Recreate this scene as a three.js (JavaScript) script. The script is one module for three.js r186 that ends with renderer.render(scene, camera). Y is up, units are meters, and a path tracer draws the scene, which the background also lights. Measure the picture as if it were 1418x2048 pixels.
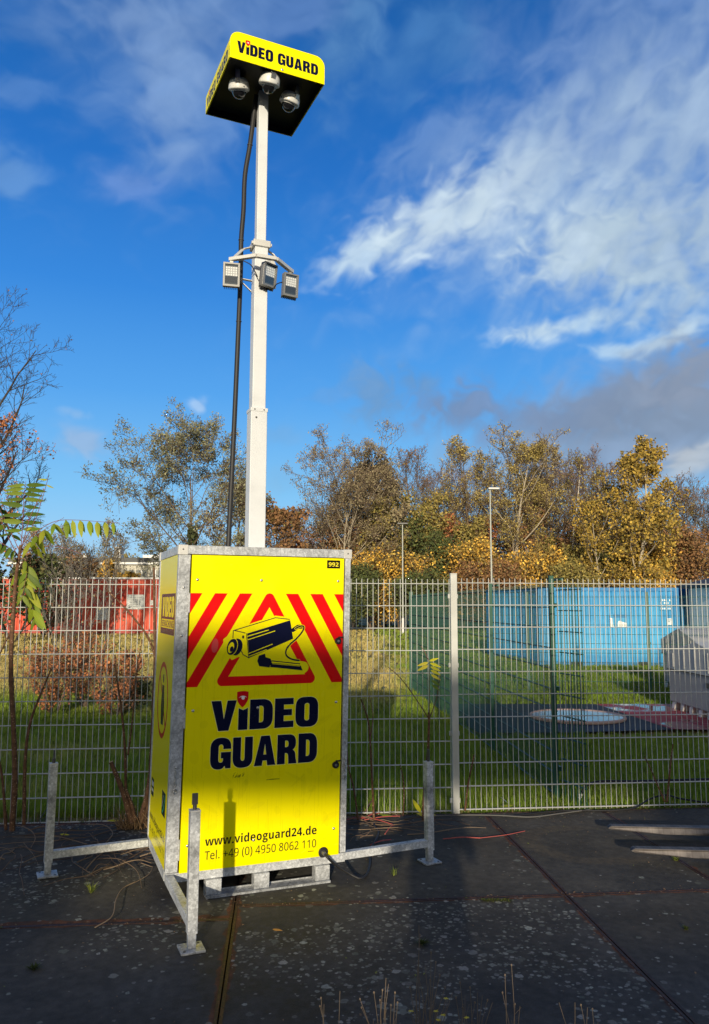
import * as THREE from 'three';
import { RoundedBoxGeometry } from 'three/addons/geometries/RoundedBoxGeometry.js';
import { mergeGeometries } from 'three/addons/utils/BufferGeometryUtils.js';
import { MarchingCubes } from 'three/addons/objects/MarchingCubes.js';

// ---------------------------------------------------------------- camera, sky, sun, exposure
const scene = new THREE.Scene();
const F_PX = 1566, PITCH = 0.1177, ROLL = 0.0027, EYE = 1.822;          // lens in pixels of the 1418 x 2048 photograph
const camera = new THREE.PerspectiveCamera(2 * Math.atan(1024 / F_PX) * 180 / Math.PI, 709 / 1024, 0.05, 600);
camera.rotation.order = 'YXZ';
camera.position.set(0, EYE, 0);
camera.rotation.set(PITCH, 0, ROLL);
const renderer = new THREE.WebGLRenderer({ antialias: true });
renderer.toneMapping = THREE.LinearToneMapping;
renderer.toneMappingExposure = 1.0;
renderer.shadowMap.enabled = true;

const RAD = Math.PI / 180, SUN_AZ = 4.8 * RAD, SUN_EL = 11.3 * RAD;
const lightDir = new THREE.Vector3(Math.sin(SUN_AZ) * Math.cos(SUN_EL), -Math.sin(SUN_EL), -Math.cos(SUN_AZ) * Math.cos(SUN_EL));
const sun = new THREE.DirectionalLight(new THREE.Color().setRGB(1, 0.885, 0.69), 4.15);
sun.position.copy(lightDir).multiplyScalar(-120);
sun.target.position.set(0, 0, -10);
sun.position.add(sun.target.position);
sun.castShadow = true; sun.shadow.radius = 1.3;
sun.shadow.mapSize.set(4096, 4096);
Object.assign(sun.shadow.camera, { left: -40, right: 40, top: 40, bottom: -40, near: 1, far: 300 });
scene.add(sun, sun.target);

// pixel of the photograph -> direction, point on the ground, point at a depth
function ray(px, py) {
  let u = (px - 709) / F_PX, v = -(py - 1024) / F_PX; const cr = Math.cos(ROLL), sr = Math.sin(ROLL), cp = Math.cos(PITCH), sp = Math.sin(PITCH);
  [u, v] = [u * cr - v * sr, u * sr + v * cr];
  return new THREE.Vector3(u, v * cp + sp, -(cp - v * sp));
}
const atY = (px, py, y = 0) => { const d = ray(px, py), t = (y - EYE) / d.y; return new THREE.Vector3(d.x * t, y, d.z * t); };
const atZ = (px, py, z) => { const d = ray(px, py), t = z / d.z; return new THREE.Vector3(d.x * t, EYE + d.y * t, z); };

// ---------------------------------------------------------------- random numbers and noise
function rng(seed) { let s = (seed * 2654435761) >>> 0; return () => { s = (s + 0x6d2b79f5) | 0; let t = Math.imul(s ^ (s >>> 15), 1 | s); t = (t + Math.imul(t ^ (t >>> 7), 61 | t)) ^ t; return ((t ^ (t >>> 14)) >>> 0) / 4294967296; }; }
const hash2 = (x, y) => { let h = Math.imul(x, 374761393) + Math.imul(y, 668265263) | 0; h = Math.imul(h ^ (h >>> 13), 1274126177); return ((h ^ (h >>> 16)) >>> 0) / 4294967296; };
function noise2(x, y, per = 0) {
  let xi = Math.floor(x), yi = Math.floor(y); const fx = x - xi, fy = y - yi, u = fx * fx * (3 - 2 * fx), v = fy * fy * (3 - 2 * fy);
  let x1 = xi + 1, y1 = yi + 1; if (per) { xi = ((xi % per) + per) % per; yi = ((yi % per) + per) % per; x1 = ((x1 % per) + per) % per; y1 = ((y1 % per) + per) % per; }
  const a = hash2(xi, yi), b = hash2(x1, yi), c = hash2(xi, y1), d = hash2(x1, y1);
  return a + (b - a) * u + (c - a) * v + (a - b - c + d) * u * v;
}
function fbm(x, y, oct = 4, per = 0) { let s = 0, a = 0.5, n = 0; for (let i = 0; i < oct; i++) { s += a * noise2(x + i * 17.3 * (per ? 0 : 1), y + i * 9.1 * (per ? 0 : 1), per); n += a; a *= 0.5; x *= 2; y *= 2; per *= 2; } return s / n; }
const clamp = (x, a = 0, b = 1) => Math.min(b, Math.max(a, x)), lerp = (a, b, t) => a + (b - a) * t, sstep = (a, b, x) => { const t = clamp((x - a) / (b - a)); return t * t * (3 - 2 * t); };
const lin = (c) => { c /= 255; return c <= 0.04045 ? c / 12.92 : Math.pow((c + 0.055) / 1.055, 2.4); };

// ---------------------------------------------------------------- sky: air and clouds
function makeSky() {
  const W = 4096, H = 2048, data = new Float32Array(W * H * 4);
  const grad = [[-90, 60, 62, 60], [-1, 175, 205, 228], [3, 168, 214, 245], [8, 130, 198, 247], [15, 88, 166, 239], [22, 58, 138, 223], [30, 40, 114, 199], [40, 30, 95, 170], [60, 30, 68, 140], [90, 26, 58, 122]].map(([e, r, g, b]) => [e, lin(r), lin(g), lin(b)]);
  // clouds in degrees: where, half sizes, tilt, density, streakiness, colour
  const B = [];
  const cloud = (px, py, rx, ry, tilt, dens, stretch, soft, freq, r, g, b) => { const d = ray(px, py).normalize(), az = Math.atan2(d.x, -d.z) / RAD, el = Math.asin(d.y) / RAD; B.push({ az, el, ce: Math.cos(el * RAD), rx: rx * 0.0345, ry: ry * 0.0345, c: Math.cos(tilt * RAD), s: Math.sin(tilt * RAD), dens, stretch, soft, freq, r: lin(r), g: lin(g), b: lin(b), reach: Math.max(rx, ry) * 0.0345 * 2.6 }); };
  // the big fan of high cloud on the right, first its thin veil
  cloud(1080, 420, 420, 210, 20, 0.42, 1.3, 1.42, 0.6075, 159, 189, 220); cloud(1330, 300, 300, 330, 30, 0.45, 1.3, 1.42, 0.54, 159, 185, 216); cloud(330, 150, 230, 220, -10, 0.54, 1.4, 1.3, 0.6, 128, 163, 210); cloud(1230, 860, 330, 115, 4, 0.85, 1.2, 1, 0.5, 151, 169, 194);
  cloud(740, 505, 110, 40, 22, 0.75, 1.76, 0.67, 1.215, 199, 221, 236);
  cloud(880, 440, 170, 62, 22, 0.85, 1.76, 0.72, 1.08, 209, 227, 238);
  cloud(1010, 380, 190, 80, 22, 0.72, 1.6, 0.82, 1.0125, 205, 223, 236);
  cloud(1150, 300, 260, 110, 24, 0.62, 1.6, 0.92, 0.81, 175, 199, 222);
  cloud(1180, 480, 170, 80, 12, 0.8, 1.36, 0.82, 1.08, 205, 223, 232);
  cloud(1330, 500, 220, 120, 10, 0.85, 1.3, 0.92, 0.945, 173, 195, 212);
  cloud(1420, 330, 280, 220, 30, 0.78, 1.3, 1.02, 0.675, 165, 189, 216);
  cloud(1250, 110, 330, 170, 25, 0.52, 1.44, 1.02, 0.675, 127, 157, 204);
  cloud(1240, 590, 90, 30, 40, 0.5, 1.6, 0.82, 1.215, 195, 217, 230);
  cloud(1360, 600, 130, 50, 12, 0.55, 1.44, 0.82, 1.08, 187, 209, 224);
  cloud(850, 300, 170, 60, 35, 0.38, 1.76, 0.92, 0.945, 133, 165, 210);
  // small wisps
  cloud(1080, 662, 85, 24, 4, 0.72, 1.8, 0.65, 1.3, 217, 235, 240); cloud(1170, 648, 50, 14, 12, 0.5, 2, 0.7, 1.3, 209, 231, 240);
  cloud(1240, 706, 60, 16, -12, 0.55, 1.8, 0.7, 1.3, 205, 227, 236); cloud(1330, 678, 80, 20, 14, 0.68, 2, 0.65, 1.2, 213, 231, 236);
  cloud(700, 520, 60, 20, 18, 0.3, 1.6, 0.82, 1.485, 199, 223, 240);
  // grey banks low on the right
  cloud(915, 815, 105, 62, 0, 0.85, 1.1, 0.55, 0.9, 121, 145, 182);
  cloud(1050, 850, 130, 60, -4, 0.72, 1.2, 0.6, 0.8, 121, 145, 182);
  cloud(1180, 840, 130, 70, 8, 0.85, 1.1, 0.6, 0.8, 123, 143, 174);
  cloud(1290, 800, 130, 70, 18, 0.92, 1.2, 0.6, 0.75, 127, 145, 172);
  cloud(1430, 760, 150, 110, 20, 0.95, 1.2, 0.6, 0.7, 139, 153, 176);
  cloud(1330, 870, 180, 70, 0, 0.95, 1.2, 0.7, 0.7, 129, 149, 176);
  cloud(1150, 930, 360, 60, 0, 0.9, 1.5, 0.8, 0.6, 135, 159, 190);
  cloud(1390, 915, 95, 30, 14, 0.75, 1.8, 0.65, 0.9, 188, 196, 204);
  cloud(755, 800, 75, 70, -40, 0.62, 1.2, 0.65, 0.9, 118, 153, 190);
  cloud(660, 790, 60, 18, 10, 0.25, 1.6, 0.7, 1, 120, 159, 204);
  cloud(830, 762, 60, 30, -20, 0.55, 1.3, 0.65, 1, 118, 151, 186);
  cloud(570, 960, 60, 40, 0, 0.4, 1.4, 0.7, 0.7, 136, 183, 220);
  cloud(560, 870, 45, 24, 0, 0.3, 1.4, 0.7, 0.8, 126, 169, 210);
  // veils upper left and small scraps
  cloud(320, 60, 200, 90, -10, 0.67, 1.6, 0.9, 0.6, 128, 159, 204);
  cloud(335, 210, 75, 130, 8, 0.67, 1.6, 0.8, 0.675, 130, 163, 210);
  cloud(690, 90, 70, 150, -20, 0.52, 1.3, 1.02, 0.675, 105, 152, 198);
  cloud(560, 20, 160, 60, 10, 0.52, 1.6, 0.9, 0.675, 108, 143, 196);
  cloud(265, 365, 65, 34, 18, 0.5, 1.8, 0.6, 0.8, 124, 156, 214);
  cloud(10, 350, 55, 55, 0, 0.6, 1.5, 0.6, 0.7, 112, 158, 212);
  cloud(40, 180, 60, 30, 10, 0.47, 1.8, 0.7, 1.05, 100, 143, 202);
  cloud(870, 90, 120, 90, 20, 0.47, 1.6, 1.02, 0.675, 87, 138, 192);
  cloud(60, 60, 120, 30, -5, 0.42, 2, 0.8, 0.9, 96, 135, 190);
  cloud(170, 885, 62, 30, -14, 0.62, 1.4, 0.5, 0.8, 164, 186, 216);
  cloud(150, 828, 34, 14, -12, 0.4, 1.6, 0.6, 0.9, 172, 200, 230);
  cloud(400, 812, 22, 16, 0, 0.55, 1.2, 0.6, 0.9, 190, 214, 240);
  cloud(272, 995, 18, 9, 0, 0.3, 1.2, 0.6, 0.9, 120, 179, 222);
  const out = [0, 0, 0];
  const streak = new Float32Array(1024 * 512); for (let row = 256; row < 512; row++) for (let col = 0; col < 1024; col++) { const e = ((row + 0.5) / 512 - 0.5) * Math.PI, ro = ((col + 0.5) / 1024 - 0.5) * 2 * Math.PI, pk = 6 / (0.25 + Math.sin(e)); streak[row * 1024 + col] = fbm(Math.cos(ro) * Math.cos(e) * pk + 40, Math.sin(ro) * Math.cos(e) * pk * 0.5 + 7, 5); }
  const sx = -lightDir.x, sy = -lightDir.y, sz = -lightDir.z;
  for (let row = 0; row < H; row++) {
    const el = ((row + 0.5) / H - 0.5) * 180, y = Math.sin(el * RAD), ce = Math.cos(el * RAD);
    let k = 1; while (k < grad.length - 1 && grad[k][0] < el) k++;
    const t = clamp((el - grad[k - 1][0]) / (grad[k][0] - grad[k - 1][0])), base = [1, 2, 3].map((c) => lerp(grad[k - 1][c], grad[k][c], t));
    for (let col = 0; col < W; col++) {
      const ro = ((col + 0.5) / W - 0.5) * 2 * Math.PI, x = Math.cos(ro) * ce, z = Math.sin(ro) * ce, o = (row * W + col) * 4;
      if (el < -1.5) { data[o] = base[0]; data[o + 1] = base[1]; data[o + 2] = base[2]; data[o + 3] = 1; continue; }
      let az = Math.atan2(x, -z) / RAD;
      // haze round the low sun, strengthened outside the view to brighten shaded faces
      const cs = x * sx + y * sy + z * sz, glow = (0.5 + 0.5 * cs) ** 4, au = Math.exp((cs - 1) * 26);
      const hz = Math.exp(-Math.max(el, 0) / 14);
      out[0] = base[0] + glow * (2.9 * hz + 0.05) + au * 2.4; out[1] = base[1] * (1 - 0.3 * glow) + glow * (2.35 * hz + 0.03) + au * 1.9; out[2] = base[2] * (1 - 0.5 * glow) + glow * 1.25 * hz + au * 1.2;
      if (Math.abs(az) < 46 && el < 62) {
        for (const b of B) {
          const dx0 = (az - b.az) * b.ce, dy0 = el - b.el; if (Math.abs(dx0) > b.reach || Math.abs(dy0) > b.reach) continue;
          const dx = dx0 * b.c + dy0 * b.s, dy = -dx0 * b.s + dy0 * b.c, q = (dx / b.rx) ** 2 + (dy / b.ry) ** 2; if (q > 3.6) continue;
          const fx = dx * b.freq / b.stretch + b.az * 3.1, fy = dy * b.freq + b.el * 1.7, w = fbm(fx * 0.8 + 5, fy * 0.8 + 3, 2) - 0.5, n = fbm(fx + w * 1.4, fy + w * 2.0, 6);
          const a = b.dens * sstep(0, 0.5 + b.soft * 0.7, Math.exp(-q * 1.05) * 1.05 + (n - 0.52) * 1.7 * Math.exp(-q * 0.35) - 0.08);
          if (a <= 0) continue;
          const tone = 0.82 + 0.36 * n;
          out[0] = lerp(out[0], b.r * tone, a); out[1] = lerp(out[1], b.g * tone, a); out[2] = lerp(out[2], b.b * tone, a);
        }
      }
      // grey streaks added to the unseen sky to make its fill less blue
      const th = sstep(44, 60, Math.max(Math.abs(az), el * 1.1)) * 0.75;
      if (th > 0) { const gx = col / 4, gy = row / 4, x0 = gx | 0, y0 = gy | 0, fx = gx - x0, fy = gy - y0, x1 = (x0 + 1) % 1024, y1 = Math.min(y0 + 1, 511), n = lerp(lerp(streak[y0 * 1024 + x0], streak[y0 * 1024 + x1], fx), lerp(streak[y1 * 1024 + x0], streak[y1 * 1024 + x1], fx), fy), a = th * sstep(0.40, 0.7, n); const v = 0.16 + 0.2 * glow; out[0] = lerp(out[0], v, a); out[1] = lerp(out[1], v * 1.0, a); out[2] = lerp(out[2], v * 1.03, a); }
      data[o] = out[0]; data[o + 1] = out[1]; data[o + 2] = out[2]; data[o + 3] = 1;
    }
  }
  const sky = new THREE.DataTexture(data, W, H, THREE.RGBAFormat, THREE.FloatType);
  sky.mapping = THREE.EquirectangularReflectionMapping; sky.magFilter = THREE.LinearFilter; sky.needsUpdate = true;
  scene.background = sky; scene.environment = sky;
}
makeSky();
console.log('sky');

// ---------------------------------------------------------------- helpers
const used = new Map();
const numbered = (n) => { const k = used.get(n) ?? 0; used.set(n, k + 1); return k ? n + '_' + String(k).padStart(3, '0') : n; };
function tag(o, label, category, group, kind) { if (label) o.userData.label = label; if (category) o.userData.category = category; if (group) o.userData.group = group; if (kind) o.userData.kind = kind; return o; }
const shade = (m) => { m.castShadow = true; m.receiveShadow = true; return m; };
function obj(name, geo, mat, parent = scene) { const g = Array.isArray(geo) ? mergeGeometries(geo.map((a) => (a.index ? a.toNonIndexed() : a)).map(clean)) : geo; const m = shade(new THREE.Mesh(g, mat)); m.name = parent === scene ? numbered(name) : name; parent.add(m); return m; }
function clean(g) { for (const k of Object.keys(g.attributes)) if (!['position', 'normal', 'uv'].includes(k)) g.deleteAttribute(k); if (!g.attributes.uv) g.setAttribute('uv', new THREE.BufferAttribute(new Float32Array(g.attributes.position.count * 2), 2)); return g; }
function group(name, parent = scene) { const o = new THREE.Group(); o.name = parent === scene ? numbered(name) : name; parent.add(o); return o; }
function structure(o) { o.userData.kind = 'structure'; return o; }
function copyOf(o, label, grp) { const c = o.clone(); c.name = numbered(o.name.replace(/_\d{3}$/, '')); c.userData = { ...o.userData }; if (label) c.userData.label = label; if (grp) c.userData.group = grp; scene.add(c); return c; }
// uv in metres by the way each face points
function metres(g, s = 1, ox = 0, oy = 0) {
  if (g.index) g = g.toNonIndexed();
  const p = g.attributes.position, n = g.attributes.normal, uv = new Float32Array(p.count * 2);
  for (let i = 0; i < p.count; i += 3) {
    let ax = 0, ay = 0, az = 0; for (let k = 0; k < 3; k++) { ax += Math.abs(n.getX(i + k)); ay += Math.abs(n.getY(i + k)); az += Math.abs(n.getZ(i + k)); }
    for (let k = i; k < i + 3; k++) { const [a, b] = ax > ay && ax > az ? [p.getZ(k), p.getY(k)] : ay > az ? [p.getX(k), p.getZ(k)] : [p.getX(k), p.getY(k)]; uv[k * 2] = a * s + ox; uv[k * 2 + 1] = b * s + oy; }
  }
  g.setAttribute('uv', new THREE.BufferAttribute(uv, 2)); return g;
}
function box(x0, x1, y0, y1, z0, z1, r = 0) { const w = x1 - x0, h = y1 - y0, d = z1 - z0, g = r ? new RoundedBoxGeometry(w, h, d, 2, r) : new THREE.BoxGeometry(w, h, d); g.translate((x0 + x1) / 2, (y0 + y1) / 2, (z0 + z1) / 2); return metres(g); }
const V = (x, y, z) => new THREE.Vector3(x, y, z);
class GB {   // gathers tubes and leaf faces into one geometry with vertex colours
  constructor() { this.p = []; this.n = []; this.c = []; this.u = []; this.i = []; }
  tube(pts, rad, sides = 5, col = [1, 1, 1], cap = false) {
    const base = this.p.length / 3, t = V(0, 0, 0), a = V(0, 0, 0), b = V(0, 0, 0), q = V(0, 0, 0); let len = 0;
    for (let k = 0; k < pts.length; k++) {
      t.copy(pts[Math.min(k + 1, pts.length - 1)]).sub(pts[Math.max(k - 1, 0)]).normalize();
      if (k === 0) a.set(Math.abs(t.y) > 0.9 ? 1 : 0, Math.abs(t.y) > 0.9 ? 0 : 1, 0); a.addScaledVector(t, -a.dot(t)).normalize(); b.crossVectors(t, a);
      if (k) len += pts[k].distanceTo(pts[k - 1]);
      const r = Array.isArray(rad) ? rad[k] : rad;
      for (let s = 0; s <= sides; s++) { const f = s / sides * 6.28319; q.copy(a).multiplyScalar(Math.cos(f)).addScaledVector(b, Math.sin(f)); this.p.push(pts[k].x + q.x * r, pts[k].y + q.y * r, pts[k].z + q.z * r); this.n.push(q.x, q.y, q.z); this.c.push(...col); this.u.push(s / sides * 6.28 * r, len); }
    }
    const m = sides + 1;
    for (let k = 0; k < pts.length - 1; k++) for (let s = 0; s < sides; s++) { const o = base + k * m + s; this.i.push(o, o + 1, o + m, o + 1, o + m + 1, o + m); }
    if (cap) for (const k of [0, pts.length - 1]) { const c0 = this.p.length / 3; t.copy(pts[k ? k : 0]).sub(pts[k ? k - 1 : 1]).normalize(); this.p.push(pts[k].x, pts[k].y, pts[k].z); this.n.push(t.x, t.y, t.z); this.c.push(...col); this.u.push(0, 0); for (let s = 0; s <= sides; s++) { const o = (base + k * m + s) * 3; this.p.push(this.p[o], this.p[o + 1], this.p[o + 2]); this.n.push(t.x, t.y, t.z); this.c.push(...col); this.u.push(0, 0); } for (let s = 0; s < sides; s++) k ? this.i.push(c0, c0 + 1 + s, c0 + 2 + s) : this.i.push(c0, c0 + 2 + s, c0 + 1 + s); }
  }
  leaf(c, u, v, col) { // a pointed four-cornered leaf, folded a little along its middle
    const b = this.p.length / 3, nx = u.y * v.z - u.z * v.y, ny = u.z * v.x - u.x * v.z, nz = u.x * v.y - u.y * v.x, l = Math.hypot(nx, ny, nz) || 1;
    const put = (fu, fv) => { this.p.push(c.x + u.x * fu + v.x * fv, c.y + u.y * fu + v.y * fv, c.z + u.z * fu + v.z * fv); this.n.push(nx / l, ny / l, nz / l); this.c.push(...col); this.u.push(fu, fv); };
    put(-1, 0); put(-0.1, -1); put(1, 0); put(-0.1, 1); this.i.push(b, b + 1, b + 2, b, b + 2, b + 3);
  }
  blade(pts, w, side, col, tip = col) { // a flat strip that narrows to a point
    const b = this.p.length / 3, n = pts.length; const t = V(0, 0, 0), nn = V(0, 0, 0);
    pts.forEach((p, k) => { const f = k / (n - 1), ww = w * (1 - f * f * 0.96), c = col.map((x, i) => lerp(x, tip[i], f)); t.copy(pts[Math.min(k + 1, n - 1)]).sub(pts[Math.max(k - 1, 0)]).normalize(); nn.crossVectors(side, t).normalize(); for (const s of [-1, 1]) { this.p.push(p.x + side.x * ww * s, p.y + side.y * ww * s, p.z + side.z * ww * s); this.n.push(nn.x, nn.y, nn.z); this.c.push(...c); this.u.push(s, f); } });
    for (let k = 0; k < n - 1; k++) { const o = b + k * 2; this.i.push(o, o + 1, o + 2, o + 1, o + 3, o + 2); }
  }
  get empty() { return !this.i.length; }
  geo() { const g = new THREE.BufferGeometry(); g.setAttribute('position', new THREE.Float32BufferAttribute(this.p, 3)); g.setAttribute('normal', new THREE.Float32BufferAttribute(this.n, 3)); g.setAttribute('color', new THREE.Float32BufferAttribute(this.c, 3)); g.setAttribute('uv', new THREE.Float32BufferAttribute(this.u, 2)); g.setIndex(this.i); return g; }
}
const curve = (pts, n) => new THREE.CatmullRomCurve3(pts).getPoints(n);
const wire = (pts, r, sides = 8, n = 40, cap = true) => { const b = new GB(); b.tube(curve(pts, n), r, sides, [1, 1, 1], cap); const g = b.geo(); g.deleteAttribute('color'); return g; };

// ---------------------------------------------------------------- textures and materials
function tex(w, h, fn, srgb = true, rx = 1, ry = rx) {
  const d = new Uint8Array(w * h * 4), o = [0, 0, 0];
  for (let y = 0; y < h; y++) for (let x = 0; x < w; x++) { fn(x / w, y / h, o); const k = (y * w + x) * 4; for (let c = 0; c < 3; c++) d[k + c] = clamp(o[c], 0, 1) * 255; d[k + 3] = 255; }
  const t = new THREE.DataTexture(d, w, h); t.magFilter = THREE.LinearFilter; t.wrapS = t.wrapT = THREE.RepeatWrapping; t.colorSpace = srgb ? THREE.SRGBColorSpace : THREE.NoColorSpace; t.repeat.set(rx, ry); t.needsUpdate = true; return t;
}
const grey = (f) => (u, v, o) => { o[0] = o[1] = o[2] = f(u, v); };
const std = (o) => new THREE.MeshStandardMaterial(o), rgb = (r, g, b) => new THREE.Color().setRGB(r, g, b);
// zinc with its crystal flowers: cells of slightly different grey
function cells(u, v, n, seed) { let best = 9, id = 0; const x = u * n, y = v * n, xi = Math.floor(x), yi = Math.floor(y); for (let j = -1; j <= 1; j++) for (let i = -1; i <= 1; i++) { const cx = ((xi + i) % n + n) % n, cy = ((yi + j) % n + n) % n, px = xi + i + hash2(cx + seed, cy), py = yi + j + hash2(cx, cy + seed + 31), d = (px - x) ** 2 + (py - y) ** 2; if (d < best) { best = d; id = hash2(cx * 7 + seed, cy * 13); } } return id; }
const zincMap = tex(512, 512, (u, v, o) => { const c = cells(u, v, 30, 3), c2 = cells(u, v, 70, 9), f = fbm(u * 6, v * 6, 4, 6), st = fbm(u * 24, v * 3, 3, 3), g = 0.73 + (c - 0.5) * 0.14 + (c2 - 0.5) * 0.12 + (f - 0.5) * 0.26 + (st - 0.5) * 0.12; o[0] = g * 0.99; o[1] = g; o[2] = g * 1.0; }, true, 2);
const zincRough = tex(256, 256, grey((u, v) => 0.42 + (cells(u, v, 24, 5) - 0.5) * 0.2 + (fbm(u * 5, v * 5, 3, 5) - 0.5) * 0.25), false, 2);
const M = {};
M.zinc = std({ map: zincMap, roughnessMap: zincRough, roughness: 1, metalness: 0.12 });
const dustMap = (r, g, b, amt, n = 6) => tex(256, 256, (u, v, o) => { const f = (fbm(u * n, v * n, 5, n) - 0.5) * amt + (hash2(u * 256 | 0, v * 256 | 0) - 0.5) * amt * 0.25; o[0] = r + f; o[1] = g + f; o[2] = b + f; }, true, 1.5);
M.mast = std({ map: dustMap(0.855, 0.86, 0.855, 0.06), roughness: 0.42, metalness: 0.0 });
M.mastAlu = std({ map: dustMap(0.82, 0.81, 0.78, 0.08), roughness: 0.45, metalness: 0.1 });
M.yellow = std({ color: rgb(0.95, 0.86, 0.012), roughness: 0.32 });
M.black = std({ color: rgb(0.012, 0.012, 0.013), roughness: 0.5 });
M.rubber = std({ color: rgb(0.016, 0.015, 0.015), roughness: 0.55 });
M.steel = std({ color: rgb(0.55, 0.54, 0.52), roughness: 0.28, metalness: 0.9 });
M.darkSteel = std({ color: rgb(0.10, 0.095, 0.09), roughness: 0.5, metalness: 0.4 });
M.whitePlastic = std({ color: rgb(0.72, 0.71, 0.67), roughness: 0.35 });
M.dome = new THREE.MeshPhysicalMaterial({ color: rgb(0.012, 0.012, 0.014), roughness: 0.06, clearcoat: 1, clearcoatRoughness: 0.03 });
M.fence = std({ map: dustMap(0.76, 0.76, 0.735, 0.10), roughness: 0.5, metalness: 0.05 });
M.greenFence = std({ color: rgb(0.013, 0.085, 0.052), roughness: 0.45 });
M.bark = std({ vertexColors: true, roughness: 0.95 });
M.leaves = new THREE.MeshPhysicalMaterial({ vertexColors: true, roughness: 0.8, transmission: 0.25, thickness: 0, specularIntensity: 0.3 });
M.farLeaves = std({ vertexColors: true, roughness: 0.85 });
console.log('materials');

// ---------------------------------------------------------------- ground
const FZ = -7.109, FS = -0.096, A1 = V(0.9954, 0, -0.0956), A2 = V(0.0956, 0, 0.9954);        // fence line, and the paving that follows it
const onPave = (a, b, y = 0) => V(A1.x * a + A2.x * b, y, A1.z * a + A2.z * b);
const fenceZ = (x) => FZ + FS * x;

// the field behind the fence: short grass, dry further off
const fieldMap = tex(1024, 1024, (u, v, o) => {
  const a = fbm(u * 9, v * 9, 5, 9), b = fbm(u * 40 + 3, v * 40, 4, 40), c = fbm(u * 160, v * 160, 2, 160), dry = sstep(0.38, 0.62, a * 0.65 + b * 0.35);
  const g = 0.72 + 0.56 * (c - 0.5) + 0.3 * (b - 0.5);
  o[0] = lerp(0.42, 0.72, dry) * g; o[1] = lerp(0.48, 0.62, dry) * g; o[2] = lerp(0.15, 0.34, dry) * g;
}, true, 1 / 14);
const field = new THREE.PlaneGeometry(900, 900); field.rotateX(-Math.PI / 2); { const uv = field.attributes.uv, p = field.attributes.position; for (let i = 0; i < p.count; i++) uv.setXY(i, p.getX(i), p.getZ(i)); }
structure(obj('grass_field', field, std({ map: fieldMap, roughness: 0.95 }))).position.y = -0.06;

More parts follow.
